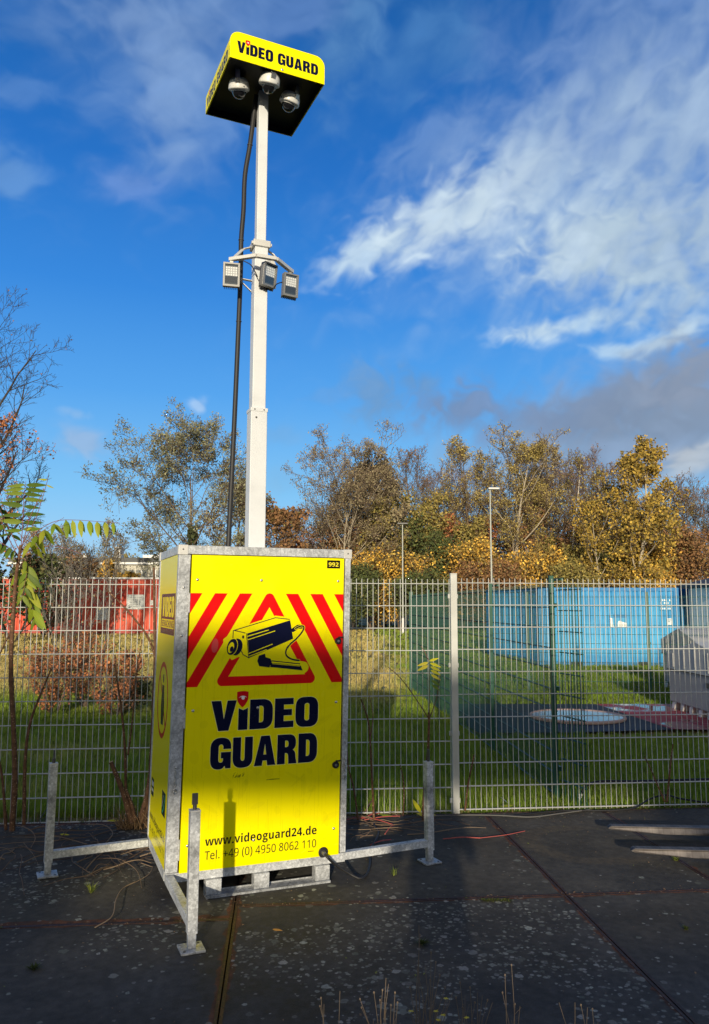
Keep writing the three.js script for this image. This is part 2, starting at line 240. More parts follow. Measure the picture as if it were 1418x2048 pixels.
// yard of big steel-edged slabs: nearly black concrete with pale lichen, rust along the edges
function slabTexture(seed, lichen, ringed) {
  const N = 1024, r = rng(seed), col = new Float32Array(N * N * 3), rough = new Float32Array(N * N);
  for (let y = 0; y < N; y++) for (let x = 0; x < N; x++) {
    const u = x / N, v = y / N, a = fbm(u * 5 + seed * 7, v * 5 + seed, 4), b = fbm(u * 60 + seed, v * 60, 2), c = hash2(x + seed * 99, y), w = fbm(u * 2.2 + seed * 3, v * 2.2 + 11, 3);
    let g = 0.305 + (a - 0.5) * 0.13 + (b - 0.5) * 0.09 + (c - 0.5) * 0.06, k = (y * N + x) * 3;
    const warm = sstep(0.4, 0.7, w) * 0.022; let cr = g * 1.02 + warm, cg = g * 0.99 + warm * 0.65, cb = g * 0.93;
    const e0 = Math.min(u, v, 1 - u, 1 - v) * 2.08, e = e0 > 0.1 ? 1 : e0 + (fbm(u * 22 + 3, v * 22 + seed, 4) - 0.5) * 0.075, rust = sstep(0.038, 0.026, e) * (0.55 + 0.5 * b);   // rust run off the steel edge, ragged
    cr = lerp(cr, 0.40 + (b - 0.5) * 0.2, rust); cg = lerp(cg, 0.27 + (b - 0.5) * 0.14, rust); cb = lerp(cb, 0.205 + (b - 0.5) * 0.1, rust);
    if (ringed) { const q = Math.hypot((u - 0.56) * 2.08 / 0.56, (v - 0.47) * 2.08 / 0.46), t = sstep(0.20, 0.08, Math.abs(q - 1 + (w - 0.5) * 0.35)) * sstep(0.62, 0.40, u - v * 0.35 + (a - 0.5) * 0.3) * (0.15 + 0.35 * b); cr = lerp(cr, 0.46, t); cg = lerp(cg, 0.40, t); cb = lerp(cb, 0.31, t); }
    col[k] = cr; col[k + 1] = cg; col[k + 2] = cb; rough[y * N + x] = 0.80 + (a - 0.5) * 0.35 + (b - 0.5) * 0.2;
  }
  const dens = (u, v) => sstep(0.45, 0.62, fbm(u * 3.1 + seed * 5.5, v * 3.1 + 2, 4));
  for (let n = 0; n < lichen; n++) {
    const cu = r(), cv = r(); if (r() > 0.06 + 0.94 * dens(cu, cv)) continue;
    const rad = (r() < 0.92 ? 2.4 + r() * 4.6 : 6 + r() * 7), tone = 0.42 + r() * 0.30, ring = r() < 0.4 ? r() * 0.5 : 0, ph = r() * 50, gr = r() * 0.03 - 0.01, cover = 0.55 + 0.45 * r();
    for (let y = -22; y <= 22; y++) for (let x = -22; x <= 22; x++) {
      const d = Math.hypot(x, y), an = Math.atan2(y, x), e = rad * (0.72 + 0.56 * noise2(Math.cos(an) * 1.6 + ph, Math.sin(an) * 1.6 + ph)); if (d > e) continue;
      const X = Math.round(cu * N + x), Y = Math.round(cv * N + y); if (X < 0 || Y < 0 || X >= N || Y >= N) continue;
      const a = sstep(e, e - 2.2, d) * cover * (1 - ring * sstep(e * 0.6, 0, d)) * (0.62 + 0.5 * hash2(X, Y)), k = (Y * N + X) * 3;
      col[k] = lerp(col[k], tone, clamp(a)); col[k + 1] = lerp(col[k + 1], tone * 0.99 + gr, clamp(a)); col[k + 2] = lerp(col[k + 2], tone * 0.92, clamp(a)); rough[Y * N + X] = lerp(rough[Y * N + X], 0.95, clamp(a));
    }
  }
  const pack = (f, srgb) => { const d = new Uint8Array(N * N * 4); for (let i = 0; i < N * N; i++) { for (let c = 0; c < 3; c++) d[i * 4 + c] = clamp(f(i, c)) * 255; d[i * 4 + 3] = 255; } const t = new THREE.DataTexture(d, N, N); t.magFilter = THREE.LinearFilter; t.colorSpace = srgb ? THREE.SRGBColorSpace : THREE.NoColorSpace; t.needsUpdate = true; return t; };
  return new THREE.MeshPhysicalMaterial({ specularIntensity: 0.16, map: pack((i, c) => col[i * 3 + c], true), roughnessMap: pack((i) => rough[i], false), bumpMap: concreteBump, bumpScale: 0.0035, roughness: 1 });
}
const concreteBump = tex(512, 512, grey((u, v) => 0.6 * fbm(u * 8, v * 8, 4, 8) + 0.4 * fbm(u * 90, v * 90, 2, 90)), false, 2);
const slabMats = [slabTexture(11, 3600), slabTexture(12, 3200), slabTexture(13, 900), slabTexture(14, 3400), slabTexture(15, 350, true)];
const rustSteel = std({ map: tex(256, 256, (u, v, o) => { const a = fbm(u * 10, v * 10, 5, 10), b = fbm(u * 40, v * 40, 3, 40); const g = 0.7 + 0.6 * (b - 0.5); o[0] = lerp(0.26, 0.46, a) * g; o[1] = lerp(0.18, 0.28, a) * g; o[2] = lerp(0.14, 0.21, a) * g; }, true, 3), roughness: 0.6, metalness: 0.3 });
{
  const yard = structure(group('yard_paving'));
  const bed = new THREE.PlaneGeometry(60, 46); bed.rotateX(-Math.PI / 2); bed.translate(0, 0, 23);
  const sub = obj('joint_filling', metres(bed), std({ map: dustMap(0.14, 0.125, 0.10, 0.10), roughness: 0.95 }), yard); const c0 = onPave(0, -7.06, -0.034); sub.position.copy(c0); sub.rotation.y = Math.atan2(0.0956, 0.9954);
  const cols = [-8.56, -6.48, -4.40, -2.32, -0.24, 1.84, 2.90, 4.98, 7.06, 9.14], rows = [-7.03, -5.06, -2.98, -0.90, 1.18, 3.26, 5.34];
  const pick = { '-2.32,-5.06': 0, '-0.24,-5.06': 1, '-2.32,-7.03': 3, '-0.24,-7.03': 2, '1.84,-7.03': 4, '1.84,-5.06': 2, '2.9,-5.06': 2, '-4.4,-7.03': 3, '-4.4,-5.06': 0, '2.9,-7.03': 4, '-0.24,-2.98': 1 };
  let n = 0;
  for (let j = 0; j < rows.length - 1; j++) for (let i = 0; i < cols.length - 1; i++) {
    const off = cols[i] < -0.5 ? (j ? 0.20 : 0) : 0, off1 = cols[i] < -0.5 ? 0.20 : 0, a0 = cols[i] + 0.004, a1 = cols[i + 1] - 0.004, b0 = rows[j] + off + 0.004, b1 = rows[j + 1] + off1 - 0.004, w = a1 - a0, d = b1 - b0, e = 0.016;
    const g = new THREE.BoxGeometry(w - 2 * e, 0.03, d - 2 * e); g.translate(0, -0.017, 0);
    const uv = g.attributes.uv, p = g.attributes.position; for (let k = 0; k < p.count; k++) { uv.setXY(k, p.getX(k) / 2.08 + 0.5, p.getZ(k) / 2.08 + 0.5); }
    const s = obj('slab', g, slabMats[pick[cols[i] + ',' + rows[j]] ?? (n * 3 + j) % 4], yard), r = rng(900 + n++);
    s.position.copy(onPave((a0 + a1) / 2, (b0 + b1) / 2)); s.rotation.y = Math.atan2(0.0956, 0.9954); s.rotation.x = (r() - 0.5) * 0.003; s.rotation.z = (r() - 0.5) * 0.003; s.position.y = (r() - 0.5) * 0.006;
    for (const gg of [box(-w / 2, w / 2, -0.032, 0.0005, -d / 2, -d / 2 + e), box(-w / 2, w / 2, -0.032, 0.0005, d / 2 - e, d / 2), box(-w / 2, -w / 2 + e, -0.032, 0.0005, -d / 2 + e, d / 2 - e), box(w / 2 - e, w / 2, -0.032, 0.0005, -d / 2 + e, d / 2 - e)]) obj('steel_edge', gg, rustSteel, s);
  }
  // rest of the yard, behind the camera and far to the sides
  for (const [x0, x1, z0, z1] of [[-34, 34, 5.36, 50], [-34, -8.58, -7.03, 5.34], [9.16, 34, -7.03, 5.34]]) { const g = new THREE.BoxGeometry(x1 - x0, 0.03, z1 - z0); g.translate((x0 + x1) / 2, -0.017, (z0 + z1) / 2); const s = obj('asphalt', metres(g), std({ map: dustMap(0.20, 0.195, 0.19, 0.08), roughness: 0.9 }), yard); s.rotation.y = Math.atan2(0.0956, 0.9954); }
}
// sports corner beyond the fence: dark asphalt, red run-up
const flat = (pts, y) => { const s = new THREE.Shape(pts.map((p) => new THREE.Vector2(p.x, -p.z))), g = new THREE.ShapeGeometry(s); g.rotateX(-Math.PI / 2); g.translate(0, y, 0); return metres(g); };
const asphaltMap = tex(512, 512, (u, v, o) => { const g = 0.20 + (fbm(u * 7, v * 7, 4, 7) - 0.5) * 0.08 + (hash2(u * 512 | 0, v * 512 | 0) - 0.5) * 0.07; o[0] = g; o[1] = g * 1.02; o[2] = g * 1.08; }, true, 0.5);
const redMap = tex(512, 512, (u, v, o) => { const f = (fbm(u * 5, v * 5, 5, 5) - 0.5) * 0.16 + (hash2(u * 512 | 0, v * 512 | 0) - 0.5) * 0.08; o[0] = 0.66 + f; o[1] = 0.27 + f * 0.7; o[2] = 0.28 + f * 0.7; }, true, 0.5);
const wetRough = tex(256, 256, grey((u, v) => 0.10 + 0.75 * sstep(0.36, 0.52, fbm(u * 4, v * 4, 4, 4))), false, 0.35);
structure(obj('asphalt_pad', flat([V(1.8, 0, -11.62), V(3.2, 0, -11.67), V(4.73, 0, -11.95), V(4.51, 0, -14.95), V(1.5, 0, -14.95)], -0.012), std({ map: asphaltMap, roughness: 0.75 })));
structure(obj('running_track', flat([V(4.735, 0, -11.95), V(6.0, 0, -11.9), V(12, 0, -11.8), V(12, 0, -15.1), V(4.515, 0, -14.95)], -0.008), std({ map: redMap, roughnessMap: wetRough, roughness: 1 })));

// ---------------------------------------------------------------- added unseen halls, bridge and containers behind the camera, shaped to shade the yard
const corr = (x0, x1, y0, y1, period, depth) => { // corrugated sheet in the xy plane, facing +z
  const b = [], n = Math.round((x1 - x0) / period), q = (x1 - x0) / n; for (let k = 0; k < n; k++) { const x = x0 + k * q; b.push([x, 0], [x + q * 0.3, 0], [x + q * 0.5, -depth], [x + q * 0.8, -depth]); } b.push([x1, 0]);
  const pos = [], nor = [], uv = []; for (let k = 0; k < b.length - 1; k++) { const [xa, za] = b[k], [xb, zb] = b[k + 1], l = Math.hypot(xb - xa, zb - za), nx = -(zb - za) / l, nz = (xb - xa) / l; for (const [x, y, z] of [[xa, y0, za], [xb, y0, zb], [xb, y1, zb], [xa, y0, za], [xb, y1, zb], [xa, y1, za]]) { pos.push(x, y, z); nor.push(nx, 0, nz); uv.push(x, y); } }
  const g = new THREE.BufferGeometry(); g.setAttribute('position', new THREE.Float32BufferAttribute(pos, 3)); g.setAttribute('normal', new THREE.Float32BufferAttribute(nor, 3)); g.setAttribute('uv', new THREE.Float32BufferAttribute(uv, 2)); return g;
};
function container(name, L, H, D, mats, pockets = true) { // origin: middle of the base; long sides face +z and -z
  const t = group(name), [wall, frame, dark] = mats, c = 0.16, y0 = 0.16;
  obj('side_wall', corr(-L / 2 + c, L / 2 - c, y0, H - 0.1, 0.278, 0.036).translate(0, 0, D / 2 - 0.03), wall, t);
  obj('side_wall', corr(-L / 2 + c, L / 2 - c, y0, H - 0.1, 0.278, 0.036).rotateY(Math.PI).translate(0, 0, -D / 2 + 0.03), wall, t);
  obj('end_wall', corr(-D / 2 + c, D / 2 - c, y0, H - 0.1, 0.278, 0.036).rotateY(-Math.PI / 2).translate(-L / 2 + 0.03, 0, 0), wall, t);
  obj('door', [box(L / 2 - 0.06, L / 2 - 0.02, y0, H - 0.1, -D / 2 + c, -0.01), box(L / 2 - 0.06, L / 2 - 0.02, y0, H - 0.1, 0.01, D / 2 - c)], wall, t);
  obj('roof', box(-L / 2 + 0.02, L / 2 - 0.02, H - 0.05, H - 0.02, -D / 2 + 0.02, D / 2 - 0.02), frame, t);
  for (const s of [-1, 1]) { obj('top_rail', box(-L / 2 + c, L / 2 - c, H - 0.1, H, s > 0 ? D / 2 - 0.07 : -D / 2, s > 0 ? D / 2 : -D / 2 + 0.07), frame, t); const seg = pockets ? [[-L / 2 + c, -1.22], [-0.86, 0.86], [1.22, L / 2 - c]] : [[-L / 2 + c, L / 2 - c]]; obj('bottom_rail', seg.map(([a, b]) => box(a, b, 0.02, y0, s > 0 ? D / 2 - 0.07 : -D / 2, s > 0 ? D / 2 : -D / 2 + 0.07)), frame, t); if (pockets) for (const q of [-1.04, 1.04]) obj('fork_pocket', box(q - 0.18, q + 0.18, 0.04, y0, s > 0 ? D / 2 - 0.10 : -D / 2 + 0.06, s > 0 ? D / 2 - 0.06 : -D / 2 + 0.10), dark, t); }
  for (const sx of [-1, 1]) { for (const sz of [-1, 1]) obj('corner_post', box(sx > 0 ? L / 2 - c : -L / 2, sx > 0 ? L / 2 : -L / 2 + c, 0, H + 0.004, sz > 0 ? D / 2 - c : -D / 2, sz > 0 ? D / 2 + 0.004 : -D / 2 + c), frame, t); for (const [ya, yb] of [[0.02, y0], [H - 0.1, H]]) obj('end_rail', box(sx > 0 ? L / 2 - 0.1 : -L / 2, sx > 0 ? L / 2 : -L / 2 + 0.1, ya, yb, -D / 2 + c, D / 2 - c), frame, t); }
  return t;
}
const paintMap = (r, g, b, amt) => tex(512, 512, (u, v, o) => { const a = (fbm(u * 4, v * 4, 5, 4) - 0.5) * amt, s = (fbm(u * 40, v * 3, 4, 3) - 0.5) * amt * 0.9; o[0] = r + a + s; o[1] = g + a + s; o[2] = b + (a + s) * 0.8; }, true, 0.4);
M.blueWall = std({ map: paintMap(0.27, 0.62, 0.82, 0.20), roughness: 0.45 }); M.blueFrame = std({ map: paintMap(0.22, 0.55, 0.76, 0.16), roughness: 0.5 });
M.redWall = std({ map: paintMap(0.78, 0.27, 0.15, 0.14), roughness: 0.5 }); M.redFrame = std({ map: paintMap(0.68, 0.22, 0.13, 0.12), roughness: 0.5 });
const HZ = 21.2;
{
  const plaster = std({ map: dustMap(0.66, 0.64, 0.60, 0.10), roughness: 0.9 }), roofing = std({ map: dustMap(0.3, 0.3, 0.31, 0.08), roughness: 0.8 });
  for (const [x0, x1, label] of [[-30, -4.6, 'added unseen flat roofed hall shaped to shade the yard, left of the added bridge'], [0.25, 26, 'added unseen flat roofed hall shaped to shade the yard, right of the added bridge']]) {
    const h = group('hall'); tag(h, label, 'building', 'added unseen halls behind the yard'); obj('wall', box(x0, x1, 0, 6.74, HZ, HZ + 9), plaster, h); obj('roof', box(x0 - 0.004, x1 + 0.004, 6.74, 6.97, HZ - 0.05, HZ + 9.05), roofing, h);  // blocker added out of view, its top edge set for the shadow
    for (let k = 0; k < 3; k++) { const wx = x0 + (x1 - x0) * (k + 0.5) / 3; const w = obj('window', box(wx - 1, wx + 1, 2.4, 3.7, HZ - 0.04, HZ - 0.003), std({ color: rgb(0.03, 0.035, 0.04), roughness: 0.08 }), h); obj('lintel', box(wx - 1.08, wx + 1.08, 3.7, 3.78, HZ - 0.07, HZ - 0.002), M.whitePlastic, w); obj('sill', box(wx - 1.08, wx + 1.08, 2.32, 2.4, HZ - 0.07, HZ - 0.002), M.whitePlastic, w); }
  }
  const br = group('added_shade_bridge'); tag(br, 'added unseen boxed bridge between the two halls, casting the band of shade', 'bridge');
  obj('girder', box(-4.594, 0.244, 6.03, 6.96, HZ + 0.06, HZ + 1.0), std({ map: dustMap(0.5, 0.52, 0.53, 0.08), roughness: 0.6 }), br);
  for (let k = 0; k < 5; k++) obj('rib', box(-4.3 + k * 1.05, -4.22 + k * 1.05, 6.06, 6.93, HZ + 0.02, HZ + 0.057), M.zinc, br);
  const st = container('added_shade_container', 4.6, 2.59, 2.44, [M.redWall, M.redFrame, M.black]); st.position.set(-2.2, 0, HZ + 1.26); tag(st, 'lower red container of the unseen pair added under the bridge to cast shade', 'container');
  const up = copyOf(st, 'upper red container of the unseen pair added under the bridge to cast shade'); up.position.y = 2.616;
}

// ---------------------------------------------------------------- the surveillance tower
const YAW = 0.3758, TC = V(-0.7786, 0, -5.7082);
const tower = group('surveillance_tower'); tower.position.copy(TC); tower.rotation.y = YAW;
tag(tower, 'yellow mobile video surveillance tower on galvanised outriggers with a tall white mast', 'surveillance tower');
const LEAN = new THREE.Matrix4().makeShear(0, 0, 0.01395, 0.0055, 0, 0);   // the cabinet stands a little out of plumb
{ const e = LEAN.elements; LEAN.identity(); e[4] = 0.01395; e[6] = 0.0055; }
const part = (name, geo, mat, parent = tower) => { const m = obj(name, geo, mat, parent); m.geometry.applyMatrix4(LEAN); return m; };
const HX = 0.597, HD = 0.4555;
// --- the print on the door: a canvas in millimetres
const INK = '#0b1030', RED = '#e80f10', YEL = '#fdee00';
const GLYPH = {
  V: [88, (c) => { poly(c, [[0, 0], [34, 0], [45, 62], [56, 0], [88, 0], [62, 100], [27, 100]]); }],
  I: [33, (c) => { poly(c, [[0, 27], [16, 34], [33, 27], [33, 100], [0, 100]]); }],
  J: [33, (c) => { poly(c, [[0, 0], [33, 0], [33, 100], [0, 100]]); }],
  D: [82, (c) => { c.moveTo(0, 0); c.lineTo(44, 0); c.bezierCurveTo(70, 0, 82, 14, 82, 38); c.lineTo(82, 62); c.bezierCurveTo(82, 86, 70, 100, 44, 100); c.lineTo(0, 100); c.closePath(); c.moveTo(33, 22); c.lineTo(33, 78); c.lineTo(38, 78); c.quadraticCurveTo(49, 78, 49, 66); c.lineTo(49, 34); c.quadraticCurveTo(49, 22, 38, 22); c.closePath(); }],
  E: [69, (c) => { poly(c, [[0, 0], [68, 0], [68, 22], [33, 22], [33, 38], [63, 38], [63, 59], [33, 59], [33, 78], [69, 78], [69, 100], [0, 100]]); }],
  O: [84, (c) => { rr(c, 0, -1.5, 84, 103, 34); rrh(c, 33, 20, 18, 60, 9); }],
  G: [84, (c) => { c.moveTo(84, 36); c.lineTo(84, 32); c.bezierCurveTo(84, 8, 70, -2, 42, -2); c.bezierCurveTo(14, -2, 0, 10, 0, 34); c.lineTo(0, 66); c.bezierCurveTo(0, 92, 12, 102, 36, 102); c.bezierCurveTo(48, 102, 54, 98, 59, 91); c.lineTo(62, 100); c.lineTo(84, 100); c.lineTo(84, 46); c.lineTo(43, 46); c.lineTo(43, 66); c.lineTo(52, 66); c.lineTo(52, 70); c.quadraticCurveTo(52, 80, 43, 80); c.quadraticCurveTo(33, 80, 33, 69); c.lineTo(33, 32); c.quadraticCurveTo(33, 20, 43, 20); c.quadraticCurveTo(52, 20, 52, 31); c.lineTo(52, 36); c.closePath(); }],
  U: [82, (c) => { c.moveTo(0, 0); c.lineTo(33, 0); c.lineTo(33, 68); c.quadraticCurveTo(33, 79, 41, 79); c.quadraticCurveTo(49, 79, 49, 68); c.lineTo(49, 0); c.lineTo(82, 0); c.lineTo(82, 66); c.bezierCurveTo(82, 92, 68, 102, 41, 102); c.bezierCurveTo(14, 102, 0, 92, 0, 66); c.closePath(); }],
  A: [90, (c) => { poly(c, [[27, 0], [64, 0], [90, 100], [56, 100], [53, 83], [36, 83], [33, 100], [0, 100]]); c.moveTo(44.5, 26); c.lineTo(38.5, 63); c.lineTo(50.5, 63); c.closePath(); }],
  R: [84, (c) => { c.moveTo(0, 0); c.lineTo(46, 0); c.bezierCurveTo(70, 0, 80, 10, 80, 28); c.bezierCurveTo(80, 42, 75, 49, 66, 53); c.bezierCurveTo(76, 57, 79, 64, 79, 76); c.lineTo(84, 100); c.lineTo(49, 100); c.lineTo(47, 74); c.quadraticCurveTo(46, 63, 37, 63); c.lineTo(33, 63); c.lineTo(33, 100); c.lineTo(0, 100); c.closePath(); c.moveTo(33, 21); c.lineTo(33, 43); c.lineTo(39, 43); c.quadraticCurveTo(48, 43, 48, 32); c.quadraticCurveTo(48, 21, 39, 21); c.closePath(); }],
};
function poly(c, p) { c.moveTo(...p[0]); for (const q of p.slice(1)) c.lineTo(...q); c.closePath(); }
function rr(c, x, y, w, h, r) { c.moveTo(x + r, y); c.lineTo(x + w - r, y); c.quadraticCurveTo(x + w, y, x + w, y + r); c.lineTo(x + w, y + h - r); c.quadraticCurveTo(x + w, y + h, x + w - r, y + h); c.lineTo(x + r, y + h); c.quadraticCurveTo(x, y + h, x, y + h - r); c.lineTo(x, y + r); c.quadraticCurveTo(x, y, x + r, y); c.closePath(); }
function rrh(c, x, y, w, h, r) { c.moveTo(x + r, y); c.quadraticCurveTo(x, y, x, y + r); c.lineTo(x, y + h - r); c.quadraticCurveTo(x, y + h, x + r, y + h); c.lineTo(x + w - r, y + h); c.quadraticCurveTo(x + w, y + h, x + w, y + h - r); c.lineTo(x + w, y + r); c.quadraticCurveTo(x + w, y, x + w - r, y); c.closePath(); }
function word(c, text, x, y, w, h, fill, gap = 7, outline) { // fits text into w x h with (x, y) the top left corner
  let total = -gap; for (const ch of text) total += (ch === ' ' ? 34 : GLYPH[ch][0]) + gap; const k = w / total; let at = x; const put = {};
  for (const ch of text) { if (ch !== ' ') { c.save(); c.translate(at, y); c.scale(k, h / 100); c.beginPath(); GLYPH[ch][1](c); c.restore(); if (outline) { c.strokeStyle = outline; c.lineWidth = 5; c.stroke(); } c.fillStyle = fill; c.fill('evenodd'); put[ch] = [at, k]; } at += ((ch === ' ' ? 34 : GLYPH[ch][0]) + gap) * k; }
  return put;
}
function shield(c, x, y, w, h) { c.beginPath(); c.moveTo(x, y + h * 0.05); c.quadraticCurveTo(x + w / 2, y - h * 0.05, x + w, y + h * 0.05); c.lineTo(x + w, y + h * 0.42); c.quadraticCurveTo(x + w * 0.92, y + h * 0.78, x + w / 2, y + h); c.quadraticCurveTo(x + w * 0.08, y + h * 0.78, x, y + h * 0.42); c.closePath(); c.strokeStyle = YEL; c.lineWidth = w * 0.14; c.stroke(); c.fillStyle = '#d3121a'; c.fill(); c.beginPath(); c.moveTo(x + w * 0.12, y + h * 0.44); c.quadraticCurveTo(x + w * 0.5, y + h * 0.14, x + w * 0.9, y + h * 0.42); c.quadraticCurveTo(x + w * 0.5, y + h * 0.26, x + w * 0.12, y + h * 0.44); c.fillStyle = '#f2efe8'; c.fill(); c.beginPath(); c.arc(x + w * 0.54, y + h * 0.42, w * 0.15, 0, 7); c.fill(); }
function type(c, text, x, y, w, size, weight, fill) { c.save(); c.font = weight + ' ' + size + 'px sans-serif'; c.textBaseline = 'alphabetic'; c.fillStyle = fill; const m = c.measureText(text).width; c.translate(x, y); c.scale(w / m, 1); c.fillText(text, 0, 0); c.restore(); }
function canvasTexture(w, h, draw) { const c = document.createElement('canvas'); c.width = w; c.height = h; draw(c.getContext('2d')); const t = new THREE.CanvasTexture(c); t.colorSpace = THREE.SRGBColorSpace; t.magFilter = THREE.LinearFilter; t.anisotropy = 8; return t; }
function grime(c, w, h, seed, n, far) { const r = rng(seed); for (let k = 0; k < n; k++) { const x = r() * w, y = h * (far + (1 - far) * r()), l = 60 + r() * 320; c.strokeStyle = `rgba(92,84,30,${0.03 + r() * 0.09})`; c.lineWidth = 0.6 + r() * 2.2; c.beginPath(); c.moveTo(x, y); c.bezierCurveTo(x + r() * 4 - 2, y + l * 0.3, x + r() * 4 - 2, y + l * 0.6, x + r() * 6 - 3, y + l); c.stroke(); } for (let k = 0; k < n * 3; k++) { c.fillStyle = `rgba(70,62,25,${0.05 + r() * 0.16})`; c.beginPath(); c.arc(r() * w, r() * h, 0.5 + r() * 1.3, 0, 7); c.fill(); } }
const DU0 = 0.085, DU1 = 1.141, DV0 = 0.160, DV1 = 2.141, DW = 1056, DH = 1981;
const doorMap = canvasTexture(DW, DH, (c) => {
  const X = (u) => (u - DU0) * 1000, Y = (v) => (DV1 - v) * 1000, P = (a) => a.map(([u, v]) => [X(u), Y(v)]), fill = (a, f) => { c.beginPath(); poly(c, P(a)); c.fillStyle = f; c.fill(); }, line = (a, w, s = INK) => { c.beginPath(); c.moveTo(...P(a)[0]); for (const q of P(a).slice(1)) c.lineTo(...q); c.strokeStyle = s; c.lineWidth = w; c.lineJoin = c.lineCap = 'round'; c.stroke(); };
  c.fillStyle = YEL; c.fillRect(0, 0, DW, DH);
  const T = 1.893, Bm = 1.294, S = 0.571, stripe = (a, b, dir) => fill([[a, T], [b, T], [b + dir * S * (T - Bm), Bm], [a + dir * S * (T - Bm), Bm]], RED);
  for (const [a, b] of [[0.077, 0.160], [0.243, 0.326], [0.409, 0.492]]) stripe(a, b, -1);
  for (const [a, b] of [[0.725, 0.812], [0.899, 0.988], [1.072, 1.16]]) stripe(a, b, 1);
  // warning triangle with round corners
  c.beginPath(); const tri = P([[0.612, 1.862], [0.312, 1.327], [0.912, 1.327]]); poly(c, tri); c.lineJoin = 'round'; c.lineWidth = 66; c.strokeStyle = RED; c.stroke(); c.fillStyle = RED; c.fill();
  c.beginPath(); poly(c, P([[0.613, 1.803], [0.350, 1.354], [0.875, 1.354]])); c.fillStyle = YEL; c.fill();
  // the camera in front of it: first its yellow surround, then the ink
  const body = [[0.373, 1.650], [0.656, 1.737], [0.768, 1.724], [0.793, 1.590], [0.487, 1.462], [0.415, 1.490], [0.372, 1.470], [0.322, 1.530], [0.318, 1.590], [0.350, 1.615]];
  c.beginPath(); poly(c, P(body)); c.lineJoin = 'round'; c.lineWidth = 20; c.strokeStyle = YEL; c.stroke(); c.fillStyle = YEL; c.fill();
  line([[0.551, 1.484], [0.63, 1.44], [0.86, 1.40]], 78, YEL);
  fill([[0.466, 1.630], [0.760, 1.716], [0.784, 1.592], [0.485, 1.471]], INK);
  line([[0.372, 1.602], [0.373, 1.650], [0.656, 1.733], [0.755, 1.722]], 5); line([[0.378, 1.652], [0.452, 1.634]], 5); line([[0.461, 1.630], [0.482, 1.474]], 4);
  for (const [a, b] of [[[0.470, 1.612], [0.61, 1.652]], [[0.474, 1.590], [0.655, 1.645]], [[0.482, 1.500], [0.64, 1.558]], [[0.486, 1.482], [0.60, 1.522]]]) line([a, b], 6, YEL);
  line([[0.484, 1.471], [0.443, 1.494], [0.425, 1.528]], 5); c.beginPath(); c.ellipse(X(0.440), Y(1.608), 7, 11, 0, 0, 7); c.fillStyle = INK; c.fill();
  c.save(); c.translate(X(0.383), Y(1.545)); c.rotate(0.25); c.beginPath(); c.ellipse(14, -2, 40, 55, 0, 0, 7); c.fillStyle = INK; c.fill(); c.beginPath(); c.ellipse(-14, 4, 37, 58, 0, 0, 7); c.fillStyle = YEL; c.fill(); c.beginPath(); c.ellipse(-14, 4, 33, 53, 0, 0, 7); c.fillStyle = INK; c.fill(); c.beginPath(); c.ellipse(-20, 10, 19, 36, 0, 0, 7); c.fillStyle = YEL; c.fill(); c.beginPath(); c.ellipse(-13, 18, 11, 18, 0, 0, 7); c.fillStyle = INK; c.fill(); c.restore();
  fill([[0.551, 1.484], [0.592, 1.496], [0.597, 1.473], [0.63, 1.463], [0.640, 1.440], [0.625, 1.405], [0.555, 1.416], [0.541, 1.450]], INK);
  line([[0.640, 1.448], [0.835, 1.424]], 6); fill([[0.635, 1.436], [0.842, 1.412], [0.857, 1.380], [0.63, 1.408]], INK); line([[0.645, 1.430], [0.835, 1.409]], 4, YEL);
  line([[0.782, 1.650], [0.815, 1.672], [0.845, 1.672]], 26); c.beginPath(); const q = P([[0.80, 1.660], [0.87, 1.700], [0.885, 1.665], [0.80, 1.585], [0.70, 1.515], [0.72, 1.455], [0.83, 1.447]]); c.moveTo(...q[0]); c.bezierCurveTo(...q[1], ...q[2], ...q[3]); c.bezierCurveTo(...q[4], ...q[5], ...q[6]); c.lineWidth = 17; c.strokeStyle = YEL; c.stroke(); c.lineWidth = 10; c.strokeStyle = INK; c.stroke();
  // lettering
  word(c, 'VIDEO', X(0.246), Y(1.201), 728, 191, INK, 7, '#fffbb0'); word(c, 'GUARD', X(0.252), Y(0.964), 720, 190, INK, 7, '#fffbb0');
  shield(c, X(0.413), Y(1.258), 76, 104);
  type(c, 'www.videoguard24.de', X(0.240), Y(0.307), 746, 74, 'bold', '#14141c'); type(c, 'Tel. +49 (0) 4950 8062 110', X(0.240), Y(0.223), 744, 72, 'normal', '#14141c');
  c.fillStyle = '#14110c'; c.fillRect(X(1.016), Y(2.127), 96, 56); type(c, '992', X(1.026), Y(2.084), 76, 41, 'bold', '#f8e63a');
  c.fillStyle = 'rgba(214,130,128,0.55)'; c.beginPath(); c.ellipse(X(0.255), Y(1.555), 22, 46, 0.1, 0, 7); c.fill();           // ghost of a peeled sticker
  c.fillStyle = 'rgba(60,55,30,0.6)'; c.fillRect(X(0.925), Y(0.203), 40, 5);
  const r = rng(5); c.strokeStyle = 'rgba(60,56,14,0.5)'; c.lineWidth = 2; for (let k = 0; k < 26; k++) { const x = X(0.40) + r() * 70, y = Y(0.735) + r() * 26; c.beginPath(); c.moveTo(x, y); c.lineTo(x + 14 - r() * 8, y - 8 - r() * 6); c.stroke(); } for (let k = 0; k < 10; k++) { c.beginPath(); c.moveTo(X(0.62) + r() * 60, Y(0.685) + r() * 6); c.lineTo(X(0.66) + r() * 60, Y(0.685) + r() * 5); c.strokeStyle = 'rgba(70,66,20,0.35)'; c.stroke(); }
